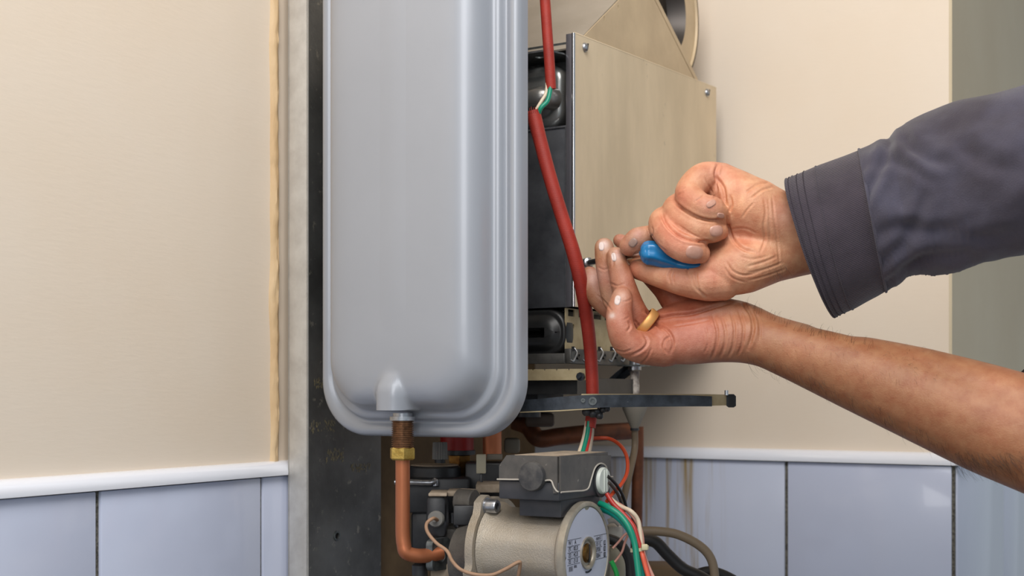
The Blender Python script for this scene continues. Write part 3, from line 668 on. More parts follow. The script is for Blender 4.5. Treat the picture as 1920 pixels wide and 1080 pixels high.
# sensor block, round sensor, spring clip
sV = V_ = D(815, 975, 1.045)
blk = MB().box(D(801, 1010, 1.075), D(846, 926, 1.047), 0.003)
q0 = D(800, 1015, 1.05); q1 = D(848, 926, 1.05)
def pbox(mb, x0, x1, y0, y1, d0, d1, ch=0.001):
    """block seen face-on in its own upright frame between two depths (boiler axes)"""
    a = D(x0, y0, d0); b = D(x1, y1, d0)
    R = []
    P = [D(x0,y0,d0), D(x1,y0,d0), D(x1,y1,d0), D(x0,y1,d0)]; t = d1-d0
    Q = [(p[0]-0.5*t*0+w2f((0,t,0))[0], p[1]+w2f((0,t,0))[1], p[2]) for p in P]
    bm = bmesh.new(); vs2 = [bm.verts.new(p) for p in P+Q]
    for f in ((0,1,2,3),(7,6,5,4),(0,4,5,1),(1,5,6,2),(2,6,7,3),(3,7,4,0)): bm.faces.new([vs2[i] for i in f])
    if ch: bmesh.ops.bevel(bm, geom=list(bm.edges), offset=ch, segments=2, affect='EDGES', profile=0.5)
    bm.verts.index_update(); mb.add([tuple(v.co) for v in bm.verts], [tuple(v.index for v in f.verts) for f in bm.faces]); bm.free(); return mb
fb = part('sensor_block', pbox(MB(), 799, 836, 930, 1008, 1.052, 1.10, 0.0035), black, pm, 40, label='black sensor block with a dusty top')
part('dust_layer', pbox(MB(), 803, 838, 925, 931, 1.050, 1.09, 0.0008), dust, fb, 40, label='pale dust on top')
fwd = w2f((-0.12,-1,0.0)); sc_ = D(818, 973, 1.052)
sens = part('round_sensor', MB().lathe(sc_, fwd, [(-0.002,0.0068),(0.003,0.0068),(0.0042,0.0058),(0.0042,0.0022),(0.0075,0.0020),(0.0078,0.0)], 28), greycap, pm, 45)
cp = [(846,962,1.050),(852,966,1.048),(849,976,1.046),(850,986,1.047),(856,992,1.049),(848,994,1.052)]
R = []
for px, py, d in cp: R.append([D(px, py, d), D(px+9, py, d+0.006), D(px+9, py, d+0.0066), D(px, py, d+0.0006)])
part('spring_clip', MB().rings(R), zinc, pm, 40)
# clamp where the copper pipe enters
part('pipe_clamp', MB().plate(rrect(-0.0125, 0.0125, -0.0125, 0.0135, 0.005, 5), [circ(-0.001, 0, 0.0066, 18)], 0.007,
     lambda x, y, h: tuple(Vector(D(822, 1040, 1.047))+Vector(w2f((h*0.75+x*0.55, h*-0.2+x*0.83, y))))), zinc_dark, pm, 40, label='steel clamp round the copper pipe')
lowb = pbox(MB(), 782, 800, 1052, 1100, 1.045, 1.06, 0.002); lowb.lathe(D(786, 1078, 1.045), (0,0,1), [(0,0.006),(0.008,0.006),(0.010,0.003)], 14)
part('drain_screw', lowb, black, pm, 40)
part('lower_arm', pbox(MB(), 806, 846, 1056, 1100, 1.052, 1.07, 0.002), dust, pm, 40)
part('rear_housing', pbox(MB(), 812, 882, 990, 1120, 1.075, 1.12, 0.004), cast_dark, pm, 40)
part('black_block', pbox(MB(), 850, 888, 948, 985, 1.040, 1.075, 0.0012), black, pm, 40)
kn = D(860, 940, 1.062)
part('flange_knuckle', MB().lathe(kn, (1,0,0), [(0,0.0095),(0.0010,0.0105),(0.0150,0.0105),(0.016,0.0095)], 28), cast_dark, pm, 40, label='dusty grey knuckle over the flange')
part('knuckle_dust', MB().lathe((kn[0]+0.0012, kn[1]+0.002, kn[2]+0.0012), (1,0,0), [(0,0.0095),(0.0134,0.0095)], 24), dust, pm, 40)
tb = pbox(MB(), 838, 868, 921, 931, 1.066, 1.10, 0.001); pbox(tb, 892, 946, 908, 924, 1.078, 1.12, 0.001)
part('dusty_web', tb, dust, pm, 40)
# capillary tube loop
cap_p = [(820,975,1.044),(812,972,1.030),(800,982,1.024),(802,998,1.018),(818,1018,1.012),(838,1033,1.006),(848,1052,1.000),(864,1068,0.994),(890,1077,0.990),(922,1078,0.986),(950,1066,0.984),(972,1054,0.984),(975,1060,0.986),(970,1090,0.992),(966,1110,0.996)]
solo('capillary_tube', MB().tube([D(*p) for p in cap_p], 0.00145, 10, 8), w_dust, 'thin dusty beige tube looping from the round sensor across the pump body', 'tube', 60)

# terminal box
tU, tV = -0.4545, 0.8576
tu0 = atV(935, 900, tV)[0]; tv1 = atU(1143, 900, tU)[1]; zt1 = atU(1047, 856, tU)[2]; zt0 = atU(1047, 940, tU)[2]
tbx = thing('terminal_box', 'charcoal plastic terminal box with a white dial, on top of the pump', 'terminal box', (tU, tV, zt0))
zm = atV(940, 899, tV)[2]
# lower tray
part('lower_tray', MB().box((tu0, tV, zt0), (tU+0.0004, tv1+0.001, zm-0.0006), 0.0012), term_low, tbx, 40)
# upper cover: chamfered left/top corner; a wavy parting line with a raised rim drops at the corner
def FV(px, py): p = atV(px, py, tV); return p[0], p[2]
ft = [FV(940,898), FV(937,872), FV(952,854.5)]
up_o = [(tu0+0.001, zm), (tu0+0.001, FV(937,873)[1]), (FV(951,856)[0], zt1), (tU-0.0005, zt1), (tU-0.0005, zt0+0.006), (FV(1043,922)[0]-0.002, zt0+0.006), (FV(1036,903)[0], zm)]
cov = MB().plate(up_o, [], 1.0, lambda x, y, h: (x, tV-0.0012+(h+0.5)*(tv1-tV-0.001), y))
cvr = part('cover', cov, term_m, tbx, 30)
# right face apron of the cover down to the parting line
def RU(px, py): p = atU(px, py, tU); return p[1], p[2]
apr = [RU(1048,855), RU(1142,853.5), RU(1143,892), RU(1136,893), RU(1131,875), RU(1122,870), RU(1112,875), RU(1104,897), RU(1100,913), RU(1094,919), RU(1048,923)]
part('side_apron', MB().plate(apr, [], 0.0016, lambda x, y, h: (tU+0.0008+h, x, y)), term_m, cvr, 30)
rim = MB().tube([(tU+0.0018, v, z) for v, z in [RU(1048,923), RU(1075,921), RU(1092,919.5), RU(1100,914), RU(1105,898), RU(1112,877), RU(1122,869), RU(1132,874), RU(1137,892), RU(1145,894)]], 0.0007, 8, 5)
part('rim_bead', rim, mat('pale_scuffed_edge', (176,170,160), 0.5), cvr, 60, label='pale scuffed parting edge')
fr_ = [FV(934,898.5), FV(960,899), FV(978,899)]; fr2 = [FV(1024,901), FV(1035,901), FV(1040,912), FV(1045,920), (tU+0.001, FV(1047,922)[1])]
rb = MB().tube([(a, tV-0.0016, b) for a, b in fr_], 0.0007, 8, 4)
part('rim_bead', rb, MATS['pale_scuffed_edge'], cvr, 60); rb = MB(); rb.tube([(a, tV-0.0016, b) for a, b in fr2], 0.0007, 8, 4)
part('rim_bead', rb, MATS['pale_scuffed_edge'], cvr, 60)
db = FV(1001, 893); 
part('round_boss', MB().lathe((db[0], tV+0.004, db[1]), (0,-1,0), [(0,0.0114),(0.008,0.0112),(0.0092,0.0106),(0.0095,0.0095),(0.0095,0.0)], 40), mat('rubbed_plastic', (84,82,80), 0.5, col2=(56,56,58), scale=70, lo=0.45, hi=0.6), tbx, 40, label='round blank boss with a rubbed patch')
dc = RU(1125, 901)
part('dial_socket', MB().plate([(dc[0]+0.0125*math.cos(t)*1.0, dc[1]+(0.0125*math.sin(t) if math.sin(t) > 0 else 0.0135*math.sin(t))) for t in [2*math.pi*k/36 for k in range(36)]], [], 0.003, lambda x, y, h: (tU+0.0002+h, x, y)), term_low, tbx, 40)
dl = part('selector_dial', MB().lathe((tU+0.0012, dc[0], dc[1]), (1,0,0), [(0,0.0108),(0.0024,0.0108),(0.0034,0.0100),(0.0034,0.0)], 40), dial, tbx, 40, label='white round selector dial')
ds = MB().box((tU+0.0046, dc[0]-0.0030, dc[1]-0.0090), (tU+0.0058, dc[0]-0.0012, dc[1]+0.0090), 0.0004); ds.box((tU+0.0046, dc[0]+0.0012, dc[1]-0.0090), (tU+0.0058, dc[0]+0.0030, dc[1]+0.0090), 0.0004)
part('dial_grip', ds, dial, dl, 40)
part('neck', MB().box((atV(976,950,tV+0.012)[0], tV+0.010, zt0-0.0135), (tU-0.003, tv1-0.012, zt0+0.001), 0.0008), term_low, tbx, 40)
part('dust_layer', MB().box((FV(960,855)[0], tV+0.004, zt1-0.0002), (tU-0.002, tv1-0.003, zt1+0.0003)), dust, tbx, 40, label='pale dust on the lid')

# ============================================================ valve group at the left, behind the copper pipe
vg = thing('diverter_valve', 'black plastic diverter valve block with round knob behind the bright copper pipe', 'valve', D(815,960,1.12))
part('body', pbox(MB(), 752, 880, 897, 962, 1.115, 1.17, 0.002), black, vg, 40)
part('lower_body', pbox(MB(), 770, 850, 955, 1040, 1.12, 1.16, 0.006), black, vg, 40)
kc = D(815, 893, 1.15)
part('knob', MB().lathe(kc, (0,0,1), [(-0.003,0.024),(0.008,0.0235),(0.0095,0.022),(0.0102,0.0)], 48), black, vg, 40, label='flat round black knob with dust on top')
part('dust_layer', MB().lathe((kc[0],kc[1],kc[2]+0.0099), (0,0,1), [(0,0.0215),(0.0006,0.021),(0.0006,0.0)], 40), dust, vg)
part('wire_spring', MB().tube([D(740,904,1.105), D(770,904,1.105), D(800,905,1.105), D(812,904,1.105), D(816,900,1.107), D(817,911,1.107)], 0.0026, 10, 5), zinc, vg, 60, label='bright steel wire spring')
part('flat_arm', pbox(MB(), 872, 945, 868, 950, 1.14, 1.18, 0.002), black, vg, 40)
sv = thing('relief_valve', 'red-capped relief valve with brass body in the shade under the vessel', 'valve', D(858,860,1.2))
def lz(mbname, px, y0, y1, d, r, m, par, seg=28, lab_=None, prof=None):
    a = D(px, y1, d); b = D(px, y0, d); L_ = b[2]-a[2]
    return part(mbname, MB().lathe(a, (0,0,1), prof(L_) if prof else [(0,r),(L_*0.9,r),(L_,r*0.8)], seg), m, par, 40, label=lab_)
lz('cap', 857, 790, 845, 1.18, 0.0155, redcap, sv, lab_='red plastic cap')
lz('cap_ring', 857, 843, 852, 1.18, 0.017, black, sv)
lz('brass_body', 862, 850, 892, 1.18, 0.011, brass_dark, sv, 6)
gc = thing('fluted_cap', 'small grey fluted plastic cap left of the red one', 'cap', D(825,860,1.14))
def flut(L_):
    return [(0,0.0066),(0.0005,0.0064),(L_-0.001,0.0058),(L_,0.005)]
a = D(825, 861, 1.14); b = D(825, 829, 1.14); R = []
for h, r in ((0,0.0066),(0.014,0.0062),(b[2]-a[2],0.0058)):
    R.append([(a[0]+(r+0.0004*math.cos(18*t))*math.cos(t), a[1]+(r+0.0004*math.cos(18*t))*math.sin(t), a[2]+h) for t in [2*math.pi*k/144 for k in range(144)]])
part('grip', MB().rings(R), greycap, gc, 30)
lz('neck', 825, 860, 868, 1.14, 0.0048, black, gc)
def cpipe(label, pts, r=0.0075, m=copper_dark): return solo('copper_pipe', MB().tube([D(*p) for p in pts], r, 18, 8), m, label, 'pipe', 60)
cpipe('short upright dull copper pipe under the vessel, left of the terminal box', [(923,780,1.15),(923,815,1.15),(923,858,1.15)], 0.0085, copper)
cn = thing('wire_connector', 'cream plastic connector block left of the terminal box', 'connector', D(902,870,1.11))
part('housing', pbox(MB(), 893, 911, 852, 888, 1.10, 1.108, 0.0008), white_block, cn, 40)
part('rear_housing', pbox(MB(), 912, 942, 852, 862, 1.11, 1.12, 0.0008), mat('dusty_grey_connector', (120,112,100), 0.7), cn, 40)
part('stem', pbox(MB(), 900, 905, 888, 918, 1.104, 1.107, 0.0003), black, cn, 40)
cpipe('dull copper pipe running level behind the strap arm and wires', [(965,790,1.24),(990,800,1.235),(1010,822,1.23),(1050,818,1.235),(1110,812,1.25),(1180,808,1.28)], 0.0085)
cpipe('dark upright copper pipe right of the wires, against the tiles', [(1196,800,1.33),(1196,860,1.33),(1194,960,1.33),(1192,1100,1.33)], 0.0060)
fitt = pbox(MB(), 945, 975, 822, 850, 1.19, 1.21, 0.003)
solo('pipe_fitting', fitt, mat('grey_fitting', (130,122,108), 0.6), 'small pale grey fitting above the left end of the terminal box', 'fitting')
bdn = pbox(MB(), 985, 1040, 775, 800, 1.17, 1.21, 0.003); bdn.lathe(D(1012, 800, 1.19), (0,0,1), [(0,0.012),(0.014,0.012)], 20)
solo('gas_union', bdn, mat('dark_union_metal', (78,66,58), 0.5, 0.4), 'dark metal union hanging below the strap arm', 'fitting')

# ============================================================ wires at the right of the pump
G = None
def W(label, pts, r, m, name='wire', cat='wire'): return solo(name, MB().tube([D(*p) for p in pts], r, 12, 8), m, label, cat, 60)
W('orange-red wire arcing from the sleeve down to the terminal box', [(1112,822,1.09),(1140,822,1.09),(1162,834,1.08),(1175,856,1.07),(1176,885,1.06),(1165,908,1.05),(1148,926,1.04),(1138,940,1.03)], 0.0016, w_orange)
W('dark thin wire beside the white dial, upper one', [(1140,893,1.03),(1155,908,1.04),(1168,930,1.05),(1176,958,1.06)], 0.0013, w_black)
W('dark thin wire beside the white dial, lower one', [(1142,905,1.03),(1156,922,1.04),(1164,940,1.05),(1170,960,1.055)], 0.0013, mat('grey_black_insulation', (58,50,46), 0.5))
W('thick green wire at the right edge of the rating plate', [(1125,944,1.03),(1142,952,1.02),(1162,966,1.015),(1180,990,1.01),(1190,1020,1.008),(1194,1050,1.005),(1200,1100,1.0)], 0.0025, w_green)
W('second green wire, tucked right beside the thick green one', [(1128,955,1.04),(1150,965,1.03),(1172,985,1.02),(1186,1010,1.015),(1199,1050,1.01),(1208,1100,1.01)], 0.0022, mat('teal_insulation', (14,150,136), 0.4))
W('dark red wire in the bundle, next to the green wires', [(1138,926,1.03),(1150,945,1.025),(1170,965,1.02),(1188,988,1.015),(1197,1016,1.012),(1206,1045,1.01),(1222,1100,1.01)], 0.0020, w_red)
W('cream wire arching over the top of the wire bundle', [(1140,930,1.04),(1160,948,1.03),(1182,958,1.02),(1196,975,1.02),(1200,1000,1.018),(1203,1030,1.014),(1208,1060,1.012),(1214,1100,1.012)], 0.0018, w_white)
W('pink wire on the right side of the wire bundle', [(1150,940,1.05),(1178,958,1.035),(1195,980,1.03),(1203,1004,1.025),(1206,1035,1.02),(1214,1060,1.015),(1232,1100,1.012)], 0.0018, w_pink)
W('orange-red wire at the foot of the bundle below the cable tie', [(1200,1015,1.02),(1204,1038,1.008),(1210,1062,1.005),(1224,1110,1.0)], 0.0020, mat('salmon_insulation', (214,92,66), 0.45))
W('thin dark blue wire behind the bundle below the cable tie', [(1204,1015,1.03),(1209,1045,1.02),(1213,1100,1.02)], 0.0014, mat('blue_black_insulation', (44,48,74), 0.45))
W('thin pink wire, longer of two behind the rating plate edge', [(1149,1028,1.04),(1160,1016,1.04),(1170,1004,1.04),(1180,997,1.04)], 0.0010, w_pink)
W('thin pink wire curving below the other, beside the rating plate', [(1180,998,1.045),(1172,1016,1.045),(1166,1035,1.045),(1154,1052,1.045),(1145,1060,1.045)], 0.0010, w_pink)
W('green wire at the lower right edge of the rating plate', [(1146,1052,1.03),(1152,1064,1.03),(1157,1080,1.03),(1158,1110,1.03)], 0.0020, mat('bright_green_insulation', (24,132,58), 0.4))
W('black cable passing behind the wire bundle', [(1140,1010,1.06),(1160,1018,1.06),(1174,1036,1.06),(1182,1060,1.06),(1182,1110,1.06)], 0.0042, w_black, 'cable', 'cable')
W('grey-brown cable looping right across the stained tile', [(1195,996,1.12),(1230,996,1.12),(1270,1002,1.12),(1310,1022,1.12),(1332,1046,1.12),(1340,1080,1.12),(1338,1120,1.12)], 0.0040, w_grey, 'cable', 'cable')
W('black cable sagging below the grey loop at the bottom', [(1200,1012,1.15),(1228,1016,1.15),(1252,1040,1.15),(1280,1066,1.15),(1310,1080,1.15),(1345,1100,1.15)], 0.0055, w_black, 'cable', 'cable')
W('second black cable at the bottom, right of the sagging one', [(1290,1084,1.17),(1325,1072,1.17),(1350,1076,1.17),(1378,1090,1.17),(1400,1110,1.17)], 0.0050, mat('matt_black_cable', (26,24,24), 0.6), 'cable', 'cable')
tie = thing('cable_tie', 'cream nylon cable tie holding the wire bundle', 'cable tie', D(1200,1030,1.01))
c0 = Vector(D(1199, 1029, 1.014)); R = []
for k in range(29):
    t = 2*math.pi*k/28; p = c0+Vector(w2f((0.0068*math.cos(t), 0.0062*math.sin(t), 0.0012*math.cos(t)))); n = (p-c0).normalized()*0.0006
    R.append([tuple(p-n+Vector((0,0,-0.0013))), tuple(p+n+Vector((0,0,-0.0013))), tuple(p+n+Vector((0,0,0.0013))), tuple(p-n+Vector((0,0,0.0013)))])
part('band', MB().rings(R), tie_m, tie, 60)
part('head', pbox(MB(), 1203, 1215, 1021, 1032, 1.004, 1.009, 0.0008), tie_m, tie, 40)
plug = thing('white_plug', 'dusty cream plug behind the right edge of the rating plate', 'plug', D(1160,1010,1.09))
pg = pbox(MB(), 1140, 1174, 1026, 1100, 1.075, 1.10, 0.006)
part('shell', pg, mat('dusty_cream_plastic', (166,160,140), 0.6), plug, 40)
part('upper_shell', pbox(MB(), 1138, 1168, 985, 1012, 1.075, 1.095, 0.004), mat('pale_plug_plastic', (190,186,176), 0.6), plug, 40)
part('hook', MB().tube([D(1140,978,1.07), D(1152,976,1.07), D(1162,984,1.07)], 0.0022, 8, 4), MATS['pale_plug_plastic'], plug, 60)
solo('junction_ledge', pbox(MB(), 1190, 1300, 1066, 1110, 1.24, 1.30, 0.003), mat('brown_ledge', (110,88,62), 0.7), 'brown ledge at the very bottom behind the cables', 'ledge')

# ============================================================ the person: two forearms and hands
PB = X(1500, 560, 0.98)          # base of the person object
def chain(pts, sub=8, seg=20):
    """px, py, depth, radius px -> tapered limb with round ends"""
    P = [X(a, b, c) for a, b, c, r in pts]; rr = [r*c/F for a, b, c, r in pts]
    if len(P) > 2: P, rr = catmull(P, rr, sub)
    else:
        P2 = [P[0].lerp(P[1], k/sub) for k in range(sub+1)]; rr = [rr[0]+(rr[1]-rr[0])*k/sub for k in range(sub+1)]; P = P2
    m = MB(); m.tube([tuple(p) for p in P], list(rr), seg, smooth=False); m.sphere(tuple(P[0]), rr[0]*0.995, 10); m.sphere(tuple(P[-1]), rr[-1]*0.995, 10)
    return m
def join(ms):
    o = MB()
    for m in ms: o.add(m.v, m.f)
    return o
def remesh(V, Fc, voxel):
    me = bpy.data.meshes.new('t'); me.from_pydata([tuple(v) for v in V], [], [tuple(f) for f in Fc])
    o = bpy.data.objects.new('t', me); COL.objects.link(o)
    md = o.modifiers.new('r', 'REMESH'); md.mode = 'VOXEL'; md.voxel_size = voxel; md.adaptivity = 0
    dg = bpy.context.evaluated_depsgraph_get(); dg.update(); m2 = bpy.data.meshes.new_from_object(o.evaluated_get(dg))
    v = np.empty(len(m2.vertices)*3); m2.vertices.foreach_get('co', v); v = v.reshape(-1, 3)
    f = np.empty(len(m2.polygons)*4, dtype=np.int64); m2.polygons.foreach_get('vertices', f); f = f.reshape(-1, 4)
    bpy.data.objects.remove(o); bpy.data.meshes.remove(me); bpy.data.meshes.remove(m2); return v, f
def smooth_np(v, f, n, k=0.5, mask=None):
    e = np.concatenate([f[:, [0,1]], f[:, [1,2]], f[:, [2,3]], f[:, [3,0]]]); N = len(v)
    cnt = np.bincount(e[:,0], minlength=N)+np.bincount(e[:,1], minlength=N)
    for _ in range(n):
        a = np.stack([np.bincount(e[:,0], v[e[:,1], i], N)+np.bincount(e[:,1], v[e[:,0], i], N) for i in range(3)], 1)/cnt[:,None]
        kk = k if mask is None else k*mask[:,None]
        v = v+(a-v)*kk
    return v
def normals(v, f):
    n = np.cross(v[f[:,2]]-v[f[:,0]], v[f[:,3]]-v[f[:,1]]); out = np.zeros_like(v)
    for j in range(4):
        for i in range(3): out[:, i] += np.bincount(f[:, j], n[:, i], len(v))
    return out/np.maximum(np.linalg.norm(out, axis=1), 1e-12)[:, None]
def to_px(v): return np.stack([960+F*v[:,0]/v[:,1], HZ-F*v[:,2]/v[:,1]], 1)
def carve(v, f, lines):
    n = normals(v, f); px = to_px(v); facing = (n*(-v/np.linalg.norm(v, axis=1)[:,None])).sum(1) > 0.12
    disp = np.zeros(len(v))
    for pts, wd, dep, dmax in lines:
        P, _ = catmull([Vector((a, b, 0)) for a, b in pts], [0]*len(pts), 6); P = np.array(P)[:, :2]
        best = np.full(len(v), 1e9); tt = np.zeros(len(v)); sel = np.where(facing & (v[:,1] < dmax) & (px[:,0] > P[:,0].min()-20) & (px[:,0] < P[:,0].max()+20) & (px[:,1] > P[:,1].min()-20) & (px[:,1] < P[:,1].max()+20))[0]
        q = px[sel]; b = best[sel]; t_ = tt[sel]
        for k in range(len(P)-1):
            a, c = P[k], P[k+1]; ab = c-a; s = np.clip(((q-a)@ab)/max(ab@ab, 1e-9), 0, 1); d = np.linalg.norm(q-(a+s[:,None]*ab), axis=1)
            u = d < b; b = np.where(u, d, b); t_ = np.where(u, (k+s)/(len(P)-1), t_)
        fade = np.clip(np.minimum(t_, 1-t_)*6, 0.15, 1)
        disp[sel] -= dep*fade*(np.exp(-(b/wd)**2)-0.35*np.exp(-((b-2.2*wd)/(1.3*wd))**2))
    return v+n*disp[:, None]

# --- upper hand (gripping the screwdriver), palm and wrist first
D0 = 0.975
palmA = [chain([(1352,347,D0+.004,42),(1404,390,D0-.002,62),(1446,415,D0,62),(1500,440,D0+.002,62),(1600,430,D0-.008,74),(1760,375,D0-.04,92),(1900,325,D0-.07,105),(2010,290,D0-.09,110)]),
         chain([(1338,455,D0+.018,52),(1400,450,D0+.012,62),(1470,455,D0+.008,60),(1560,440,D0+.002,66)]),
         chain([(1346,512,D0-.002,46),(1395,498,D0-.004,54),(1450,482,D0,48),(1500,468,D0+.004,50),(1600,440,D0,60)]),
         chain([(1345,360,D0+.022,40),(1300,400,D0+.030,36),(1290,440,D0+.030,32)]),
         chain([(1330,500,D0+.022,44),(1300,455,D0+.030,34)])]
m = join(palmA); v1, f1 = remesh(m.v, m.f, 0.0019); v1 = smooth_np(v1, f1, 9)
fing = [chain([(1352,338,D0+.006,33),(1318,334,D0-.004,29),(1292,362,D0-.014,27),(1310,385,D0-.024,26),(1336,394,D0-.024,25),(1352,410,D0-.013,19)]),
        chain([(1320,375,D0+.018,30),(1272,388,D0+.002,26),(1272,404,D0-.010,27),(1300,426,D0-.020,26),(1330,433,D0-.021,24),(1349,434,D0-.014,17)]),
        chain([(1300,410,D0+.018,30),(1248,412,D0+.004,26),(1246,428,D0-.006,28),(1268,455,D0-.018,28.5),(1292,468,D0-.022,27),(1312,475,D0-.018,20)]),
        chain([(1290,440,D0+.028,26),(1240,440,D0+.016,21),(1215,443,D0+.010,20),(1196,450,D0+.008,24),(1181,461,D0+.009,20)]),
        chain([(1352,525,D0-.004,40),(1325,530,D0-.006,35),(1285,528,D0-.004,28),(1250,519,D0+.002,25),(1215,508,D0+.010,23),(1196,505,D0+.018,19)])]
m = join(fing); n0 = len(v1)
V2 = np.concatenate([v1, np.array(m.v)]); F2 = [tuple(q) for q in f1]+[tuple(i+n0 for i in q) for q in m.f]
va, fa = remesh(V2, F2, 0.00088); va = smooth_np(va, fa, 3, 0.45)
linesA = [([(1262,376),(1284,394),(1308,407),(1332,413),(1352,412)],2.4,.0022,9), ([(1240,400),(1252,424),(1276,444),(1304,452),(1332,453)],2.4,.0022,9), ([(1220,440),(1232,458),(1250,472)],1.8,.0010,9),
  ([(1364,402),(1366,425),(1374,448),(1392,466),(1418,474)],2.6,.0016,9), ([(1360,384),(1356,352),(1342,330),(1347,306)],2.8,.0019,9),
  ([(1338,372),(1345,356),(1340,332)],1.8,.0011,9), ([(1322,332),(1330,350),(1336,362)],1.5,.0007,9),
  ([(1366,398),(1372,384),(1368,366)],2.0,.0010,9), ([(1370,430),(1396,428),(1420,438)],1.8,.0005,9),
  ([(1425,474),(1434,450),(1432,425),(1436,396),(1432,372)],1.8,.0008,9), ([(1408,372),(1430,356),(1448,352)],1.8,.0008,9), ([(1398,362),(1420,346),(1444,342)],1.8,.0007,9),
  ([(1448,366),(1452,410),(1458,455),(1462,500)],1.6,.0006,9), ([(1440,372),(1443,420),(1444,460)],1.6,.0005,9), ([(1414,380),(1400,395),(1392,408)],1.6,.0006,9),
  ([(1328,560),(1312,545),(1306,525),(1306,508)],2.0,.0010,9), ([(1318,552),(1303,538),(1297,515)],1.8,.0006,9),
  ([(1256,530),(1254,516),(1262,502)],1.8,.0009,9), ([(1264,533),(1262,518),(1268,505)],1.5,.0006,9), ([(1292,525),(1288,510),(1292,500)],1.5,.0006,9),
  ([(1362,490),(1374,508),(1398,516),(1430,508)],1.8,.0008,9), ([(1358,500),(1372,520),(1400,530)],1.6,.0006,9), ([(1400,500),(1430,492),(1458,480)],1.8,.0007,9),
  ([(1400,512),(1436,504),(1468,492)],1.8,.0007,9), ([(1404,526),(1440,516),(1474,504)],1.6,.0006,9), ([(1386,480),(1410,486),(1440,480)],1.6,.0005,9),
  ([(1270,420),(1300,440),(1330,452)],1.2,.0004,9), ([(1222,425),(1224,437),(1222,447)],1.6,.0007,9), ([(1214,424),(1216,438)],1.4,.0005,9),
  ([(1302,378),(1312,372),(1320,366)],1.4,.0005,9), ([(1306,412),(1314,408)],1.2,.0004,9), ([(1232,425),(1240,418)],1.2,.0004,9),
  ([(1276,356),(1284,350)],1.4,.0005,9), ([(1272,366),(1281,360)],1.4,.0005,9)]
va = carve(va, fa, linesA)

# --- lower bare hand, palm up, and its forearm
E0 = 0.985
palmB = [chain([(1222,648,E0+.000,35),(1290,640,E0-.002,45),(1370,634,E0-.006,46),(1430,642,E0-.010,46),(1500,664,E0-.018,55),(1600,700,E0-.034,68),(1720,746,E0-.055,80),(1850,797,E0-.078,92),(1990,848,E0-.10,100)]),
         chain([(1252,606,E0+.010,32),(1310,598,E0+.006,42),(1380,604,E0+.002,42),(1440,632,E0-.004,44),(1500,655,E0-.014,50)]),
         chain([(1216,622,E0+.014,34),(1290,618,E0+.014,44),(1400,622,E0+.006,44)]),
         chain([(1600,690,E0-.03,62),(1720,722,E0-.05,72),(1850,760,E0-.075,78),(1990,805,E0-.10,84)])]
m = join(palmB); v1, f1 = remesh(m.v, m.f, 0.0019); v1 = smooth_np(v1, f1, 9)
fing = [chain([(1248,655,E0-.002,34),(1205,652,E0-.008,31),(1176,640,E0-.014,29),(1164,615,E0-.016,26),(1161,590,E0-.014,25),(1165,565,E0-.010,22),(1166,556,E0-.008,19)]),
        chain([(1240,640,E0+.012,30),(1205,612,E0+.010,27),(1186,580,E0+.006,25),(1172,545,E0+.004,24),(1162,510,E0+.006,21.5),(1154,480,E0+.010,17.5)]),
        chain([(1225,620,E0+.026,30),(1180,592,E0+.026,28),(1155,560,E0+.024,26),(1142,520,E0+.022,22),(1136,490,E0+.022,20),(1133,464,E0+.024,18.5)]),
        chain([(1215,615,E0+.044,30),(1165,585,E0+.052,28),(1128,558,E0+.056,25),(1114,535,E0+.058,22),(1106,516,E0+.062,17)]),
        chain([(1345,596,E0+.012,42),(1290,578,E0+.016,38),(1250,536,E0+.022,29),(1218,508,E0+.030,23),(1192,482,E0+.038,18),(1172,458,E0+.044,15),(1162,451,E0+.046,13)])]
m = join(fing); n0 = len(v1)
V2 = np.concatenate([v1, np.array(m.v)]); F2 = [tuple(q) for q in f1]+[tuple(i+n0 for i in q) for q in m.f]
vb, fb_ = remesh(V2, F2, 0.00090); vb = smooth_np(vb, fb_, 4, 0.5)
linesB = [([(1206,582),(1232,596),(1262,592),(1300,588),(1345,574),(1385,564)],2.6,.0018,9), ([(1222,606),(1250,618),(1262,640),(1258,662)],2.2,.0014,9),
  ([(1252,664),(1244,650),(1248,636),(1258,632)],1.8,.0010,9), ([(1210,578),(1228,606),(1244,622)],1.8,.0008,9), ([(1330,600),(1300,606),(1262,612)],1.6,.0006,9),
  ([(1336,590),(1345,622),(1342,650),(1332,676)],2.2,.0012,9), ([(1352,592),(1360,620),(1358,648),(1348,674)],2.0,.0011,9), ([(1370,585),(1377,615),(1374,648),(1364,672)],2.0,.0011,9),
  ([(1384,580),(1394,612),(1391,645),(1382,668)],2.0,.0011,9), ([(1390,566),(1408,590),(1412,620),(1402,655)],2.6,.0018,9), ([(1410,580),(1424,606),(1424,640)],2.0,.0006,9),
  ([(1322,610),(1328,640),(1320,664)],1.6,.0006,9), ([(1180,668),(1205,655),(1214,640),(1206,628)],2.0,.0011,9), ([(1175,622),(1182,612),(1178,602)],1.8,.0010,9),
  ([(1150,655),(1168,660),(1184,655)],1.5,.0006,9), ([(1196,612),(1199,606)],1.5,.0004,9), ([(1170,600),(1180,594)],1.4,.0005,9),
  ([(1146,470),(1150,486),(1149,500)],1.8,.0007,9), ([(1143,530),(1158,536),(1170,532)],1.5,.0006,9), ([(1121,500),(1132,506),(1142,502)],1.4,.0005,9),
  ([(1118,552),(1134,566),(1148,585)],1.6,.0006,9), ([(1155,560),(1170,566),(1185,560)],1.5,.0006,9), ([(1190,600),(1206,622)],1.5,.0006,9), ([(1200,684),(1214,670),(1222,652)],1.6,.0007,9)]
vb = carve(vb, fb_, linesB)

